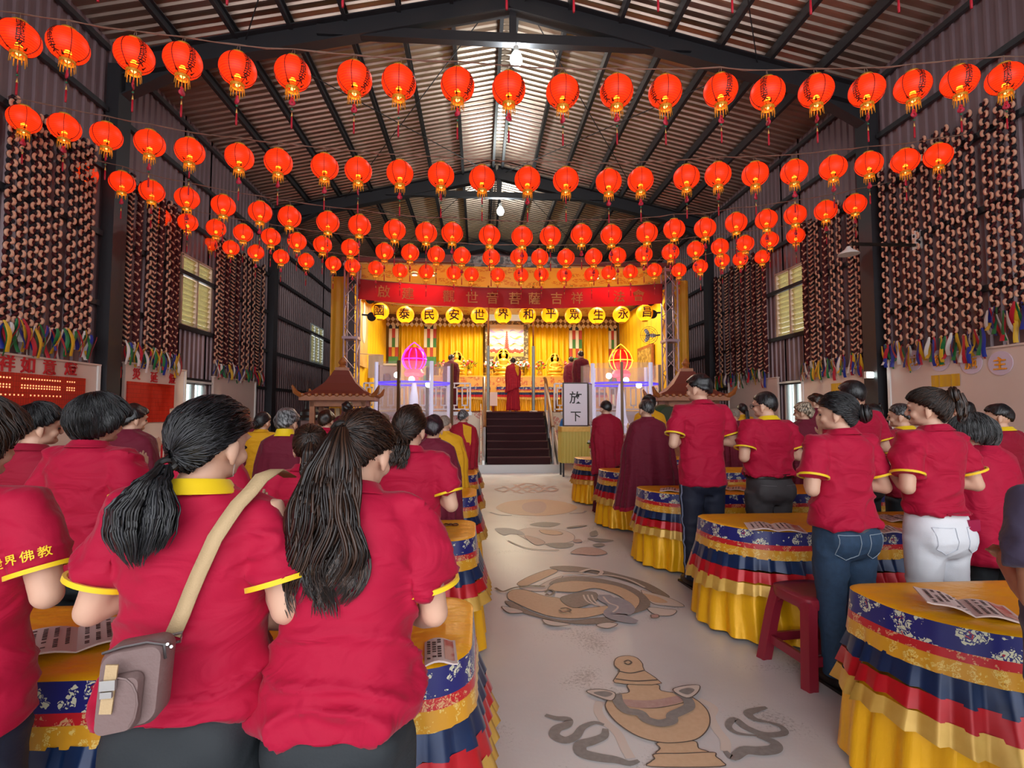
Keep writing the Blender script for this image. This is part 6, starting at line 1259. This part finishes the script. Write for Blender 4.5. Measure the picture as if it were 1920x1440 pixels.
P, z = at_head(1391, 756, 9.2); person('person with a straight black ponytail in a yellow shirt near the right wall', P, z, .1, .1, 0, 0, 'pray', True, 0, 'polo', YELR, BLK, hair=('tied', 'black'), pole=(0, -1, .1), tailspec=dict(tie=(0, -.11, 1.56), prof=[(0, .014, 0), (.05, .03, .03), (.24, .035, .03), (.28, .02, .03)], n=60), trim=False, seed=47, detail=False)
P, z = at_head(1507, 754, 5.75); person('person with streaked blond grey hair and glasses in maroon', P, z, .2, .55, .05, 0, 'pray', True, .1, 'robe', MARO, BLK, hair=('short', 'blond'), seed=48, robe=(.6, .2, .25, .21, 11, .012, 0), detail=False)
P, z = at_head(1531, 738, 7.5); person('person with dark hair just behind the streaked blond head', P, z, .2, .4, .05, 0, 'pray', True, .1, 'robe', MARO, BLK, hair=('short', 'brown'), seed=49, detail=False)
P, z = at_head(1572, 735, 2.78); E9, E9s, E9T = person('woman with a low black bun in crimson polo and blue jeans', P, z, .14, .62, .06, 0, 'hold', True, .05, 'polo', CRIM, JEAN, .88, hair=('tied', 'black'), pole=(.05, -.9, -.28), bun=((.03, -.13, 1.53), .052), seed=50, amp=.013)
P, z = at_head(1598, 711, 4.05); person('tall man with short black hair in crimson polo behind the woman in jeans', P, z, .2, .2, .04, 0, 'pray', False, .15, 'polo', CRIM, BLK, .8, hair=('crop', 'black'), seed=51)
P, z = at_head(1638, 757, 5.8); person('person with a small black top bun before the right steel column', P, z, .2, .3, .05, 0, 'pray', True, 0, 'robe', MARO, BLK, hair=('tied', 'black'), pole=(0, -.7, .7), bun=((0, -.085, 1.63), .032), seed=52, detail=False)
P, z = at_head(1691, 755, 4.2); person('man with receding salt hair and yellow collar in dark crimson polo', P, z, .2, .5, .06, 0, 'pray', False, .1, 'polo', CRIMD, BLK, .8, collar=YELC, hair=('crop', 'salt'), seed=53)
P, z = at_head(1742, 726, 2.72); E13, E13s, E13T = person('woman with a brown braided high bun in crimson polo tucked into white jeans', P, z, .16, .55, .04, 0, 'hold', True, .02, 'polo', CRIM, WHT, .95, True, hair=('tied', 'brown'), pole=(0, -.75, .6), bun=((.0, -.115, 1.61), .045), tailspec=dict(tie=(.02, -.135, 1.62), prof=[(0, .022, 0), (.05, .03, .015), (.12, .026, .015), (.17, .012, .005)], n=90, wave=.008, lr=.006, band=False), seed=54, amp=.013)
P, z = at_head(1806, 752, 5.75); person('person with black hair seen just behind the braided high bun', P, z, .2, .3, 0, 0, 'pray', True, 0, 'robe', MARO, BLK, hair=('short', 'black'), seed=55, detail=False)
P, z = at_head(1842, 782, 2.95); person('older person with greying bob in a long crimson tunic bowing beside the white jeans', P, z, .2, .55, .35, 0, 'pray', True, .18, 'robe', CRIM, BLK, hair=('bob', 'salt'), robe=(.66, .2, .225, .19, 8, .008, 0), seed=56, detail=False)
P, z = at_head(1874, 757, 4.15); person('man with a flat top and yellow collar in dark crimson polo near the right edge', P, z, .2, .55, .06, 0, 'pray', False, .2, 'polo', CRIMD, BLK, .8, collar=YELC, hair=('flat', 'black'), seed=57)
P, z = at_head(1990, 770, 2.85); person('person in crimson polo at the right edge, only a sleeve showing', P, z, .2, .3, .05, 0, 'hold', True, .15, 'polo', CRIM, BLK, .8, hair=('short', 'black'), seed=58)
P, z = at_head(2026, 745, 1.3); person('person in slate purple shirt at the right edge, one elbow showing', P, z, .1, .2, .05, 0, 'hold', False, .1, 'polo', SLATE, BLK, .8, hair=('short', 'black'), skin=SKIN2, trim=False, seed=59)
# --- on the stage
for px, py, Y, l, cl, pz in ((962, 670, 15.2, 'monk in a red shawl and yellow vest at the head of the stairs', REDR, 'pray'), (1089, 657, 15.0, 'monk in deep maroon robes on the stage behind the sign', MAROD, 'pray'), (1071, 668, 15.7, 'monk in maroon partly hidden behind the monk above the sign', MARO, 'pray'), (846, 664, 15.4, 'monk in maroon turned right on the stage behind the left glass case', MAROD, 'pray')):
    P, z = at_head(px, py, Y); person(l, P, z, -.1 if px < 900 else .1, -.6 if px < 900 else 0, .05, 0, pz, False, .05, 'monk', cl, hair=('crop', 'black'), base=STAGE_Z, seed=60 + px % 17, detail=(px in (962,)))
# --- worn and carried details
def on_back(t, sc, pts, name, m, w=.0, d=.006, close=True):
    b = MB(); b.poly([Vector(p) * sc for p in pts], 0, d * sc, (0, -1, 0)); return b.build(name, m, t, False)
def surf_y(arr, x, z, back=True):
    V = arr; B_ = V[V[:, 1] < -.02]; k = np.argsort((B_[:, 0] - x) ** 2 + (B_[:, 2] - z) ** 2)[:6]; return B_[k, 1].mean()
def child(t, n): return [c for c in t.children if c.name.split('.')[0] == n][0]
def patch(t, name, m, outl, src, off=.003, line=None):
    """cloth patch or seam laid on the back of a garment"""
    A_ = mesh_arr(child(t, src)); P = [Vector((x, surf_y(A_, x, z) - off, z)) for x, z in outl]; b = MB()
    if line: b.tube(P + P[:1] if line == 'loop' else P, .0022, 4)
    else:
        n = len(P); c = sum(P, Vector()) / n; b.add(P + [c], [[i, (i + 1) % n, n] for i in range(n)])
        q = MB()
    return b.build(name, m, t, False)
THREAD = mat('pale_thread', '#8C9AA8', .6); DARKTH = mat('dark_thread', '#6A6468', .6)
def pocket(t, sc, cx, z0, z1, w, m, line):
    pts = []
    for (a, b_), (c, d) in zip([(cx - w, z1), (cx + w, z1), (cx + w, z0 + .03), (cx, z0), (cx - w, z0 + .03)], [(cx + w, z1), (cx + w, z0 + .03), (cx, z0), (cx - w, z0 + .03), (cx - w, z1)]): pts += [((a + (c - a) * k / 5) * sc, (b_ + (d - b_) * k / 5) * sc) for k in range(5)]
    patch(t, 'back_pocket', line, pts, 'trousers', .003, 'loop')
for s in (-1, 1): pocket(E9, E9s, s * .085, .71, .85, .055, JEAN, THREAD); pocket(E13, E13s, s * .088, .74, .88, .05, WHT, mat('white_seam', '#C8CCD6', .6))
ph = MB(); A_ = mesh_arr(child(E13, 'trousers')); x, zz = .1 * E13s, .885 * E13s; ph.box((x, surf_y(A_, x, zz) - .012, zz), (.075, .012, .06)); ph.build('phone_in_pocket', mat('magenta_case', '#A01848', .3), E13, False)
patch(E9, 'waist_seam', THREAD, [(x * E9s, .925 * E9s) for x in np.linspace(-.14, .14, 15)], 'trousers', .003, 'line')
b = MB(); A_ = mesh_arr(child(E9, 'trousers'))
R = []
for z, e in ((.858, 1.11), (.885, 1.07), (.92, .98)): R.append([Vector((.152 * e * math.cos(a), -.01 + .115 * e * math.sin(a), z)) * E9s for a in [2 * PI * k / 36 for k in range(36)]])
b.loft(R, 0, True, False, False); b.build('grey_undershirt', mat('grey_jersey', '#4A4A50', .7), E9)
b = MB(); R = []
for z, e in ((.918, 1.0), (.953, 1.0), (.953, .97), (.918, .97)): R.append([Vector((.179 * 1.13 * e * math.cos(a), -.003 + .133 * 1.13 * e * math.sin(a), z)) * E6s for a in [2 * PI * k / 40 for k in range(40)]])
b.loft(R + [R[0]], 0, True, False, False); b.build('belt', mat('black_leather', '#0E0C0C', .3), E6)
for s in (-1, 1): patch(E6, 'pocket_welt', DARKTH, [((s * .1 + x) * E6s, (.865 + .01 * s * x * 4) * E6s) for x in np.linspace(-.055, .055, 9)], 'trousers', .003, 'line')
b = MB(); A_ = mesh_arr(child(E3, 'trousers'))
for s in (-1,):
    L = []
    for z in np.linspace(.8, .08, 26):
        q = A_[np.abs(A_[:, 2] - z * E3s) < .012]; q = q[q[:, 0] * s > 0]; i = np.argmax(q[:, 0] * s); L.append(Vector((q[i, 0] + s * .002, q[i, 1], z * E3s)))
    b.loft([[p + Vector((0, d, 0)) for p in L] for d in (-.022, .0)], 0, False)
b.build('side_stripe', mat('pale_blue_stripe', '#8AA0C8', .6), E3, False)
g = MB()
for s in (-1, 1): g.tube([(s * .03 + .024 * math.cos(a), .098, 1.535 + .018 * math.sin(a)) for a in [2 * PI * k / 14 for k in range(15)]], .002, 4); g.tube([(s * .054, .096, 1.538), (s * .082, .02, 1.54), (s * .083, -.02, 1.53)], .0025, 4)
g.v = [tuple(p) for p in E6T(np.array(g.v)) * E6s]; g.build('glasses', BLACK, E6)
e = MB(); e.tube([(.084, -.005, 1.485), (.085, -.006, 1.465), (.084, -.004, 1.45)], .0014, 5); e.v = [tuple(p) for p in A2T(np.array(e.v)) * A2s]; e.build('earring', METAL, A2)
# sleeve embroidery of the person at the left edge
for t in [o for o in bpy.data.objects if o.name.startswith('person') and o.get('label', '').startswith('person in crimson polo cut off by the left')]:
    sc = t['_s']; A_ = mesh_arr(child(t, 'polo_shirt')); S, E, W, D = arm_joints('pray', 1, .168); c = S.lerp(E, .56) * sc; ax = (E - S).normalized(); b = MB()
    u = Vector((0, -1, 0)) - ax * (-ax.y); u.normalize(); v = ax.cross(u)
    for k, ch in enumerate('世界佛教'):
        tm = fine_text(ch, .028, .01, .012); a0 = -.62 + k * .42; vs = []
        for p in tm.v: a = a0 + p[0] / .078; rr = .0815 * sc * 1.04; vs.append(c + (u * math.cos(a) - v * math.sin(a)) * rr - ax * p[2])
        b.add(vs, tm.f)
    b.build('sleeve_lettering', YELC, t, False)
# shoulder bag hanging from the woman with the low ponytail: a thing of its own
BAGM = mat('mauve_brown_nylon', '#7C6562', .55, bump=(120, .12)); STRAP = mat('beige_webbing', '#BFA27A', .7, bump=(300, .2))
bp = atY(256, 1276, 1.06); bag = thing('shoulder_bag', 'mauve brown nylon shoulder bag with a beige strap worn by the low ponytailed person', 'bag', bp, .12)
def rbox(b, c, d, r, mi=0, n=5):
    x, y, z = d; rings = []
    for yy, e in ((-y / 2, .9), (-y / 2 + .012, 1), (y / 2 - .012, 1), (y / 2, .92)):
        rg = []
        for (sx, sz, a0) in ((1, 1, 0), (-1, 1, PI / 2), (-1, -1, PI), (1, -1, 1.5 * PI)):
            for k in range(n + 1): a = a0 + k / n * PI / 2; rg.append(Vector((c[0] + (sx * (x / 2 - r) + r * math.cos(a)) * e, c[1] + yy, c[2] + (sz * (z / 2 - r) + r * math.sin(a)) * e)))
        rings.append(rg)
    b.loft(rings, mi)
b = MB(); rbox(b, (0, 0, 0), (.112, .06, .155), .026); b.v = [(x + .07 * z * .9 + .0, y, z + .12 * x) for x, y, z in b.v]; b.build('main_body', BAGM, bag)
b = MB(); rbox(b, (-.008, -.036, -.02), (.072, .026, .105), .018); b.v = [(x + .07 * z * .9, y, z + .12 * x) for x, y, z in b.v]; b.build('front_pocket', BAGM, bag)
b = MB(); b.tube([(.032 * math.cos(a) - .006, -.05, -.02 + .05 * math.sin(a)) for a in [-.9, -.5, 0, .4, .8, 1.2, 1.6, 2.0, 2.4, 2.8]], .0022, 5); b.build('piping', BAGM, bag)
b = MB(); b.bar((-.016, -.053, .056), (-.024, -.053, -.03), .02, .004, 0, (0, 1, 0)); b.build('buckle_strap', STRAP, bag, False); b = MB(); b.box((-.02, -.056, .022), (.025, .008, .018)); b.box((-.021, -.058, .006), (.019, .007, .011)); b.build('buckle', METAL, bag, False)
b = MB(); b.tube([(-.045, -.03, .068), (-.01, -.032, .078), (.03, -.031, .083), (.058, -.03, .076), (.062, -.03, .05)], .0028, 5); b.build('zip', mat('dark_zip', '#4A4444', .3, .6), bag)
A_ = mesh_arr(child(A2, 'polo_shirt')); base = A2.location; L = []
for px, py in ((318, 1196), (331, 1158), (345, 1120), (360, 1084), (375, 1050), (390, 1016), (405, 985), (419, 958), (432, 935), (447, 910)):
    q = atY(px, py, 1.13); x, zz = q.x - base.x, q.z; y = min(surf_y(A_, x + dx_, zz + dz_) for dx_ in (-.02, 0, .02) for dz_ in (-.02, 0, .02)) - .008; L.append(Vector((x + base.x, y + base.y, zz)))
L.append(L[-1] + Vector((.012, .06, .012))); L.append(L[-1] + Vector((.0, .09, -.03)))
b = MB(); W_ = []
for i, p in enumerate(L): t_ = (L[min(i + 1, len(L) - 1)] - L[max(i - 1, 0)]).normalized(); s = t_.cross(Vector((0, -1, .2)) if i < 10 else Vector((0, 0, 1))).normalized() * .0165; W_.append((p - s - bp, p + s - bp))
M = Matrix.Rotation(-.12, 3, 'Z'); b.loft([[M @ w[0] for w in W_], [M @ w[1] for w in W_]], 0, False); so = b.build('strap', STRAP, bag); sm = so.modifiers.new('thick', 'SOLIDIFY'); sm.thickness = .003
e0 = M @ (L[0] - bp); b = MB(); b.tube([e0 + Vector((-.02, -.004, .0)), e0 + Vector((.02, -.004, .006)), e0 + Vector((.016, -.004, -.012)), e0 + Vector((-.022, -.004, -.016)), e0 + Vector((-.02, -.004, 0))], .0035, 6); b.tube([e0 + Vector((-.004, -.004, -.01)), (.06, -.02, .072)], .003, 6); b.tube([e0 + Vector((.006, -.004, -.01)), (.066, -.018, .066)], .003, 6); b.build('strap_clip', METAL, bag)
b = MB(); tg = atY(160, 1370, 1.2);
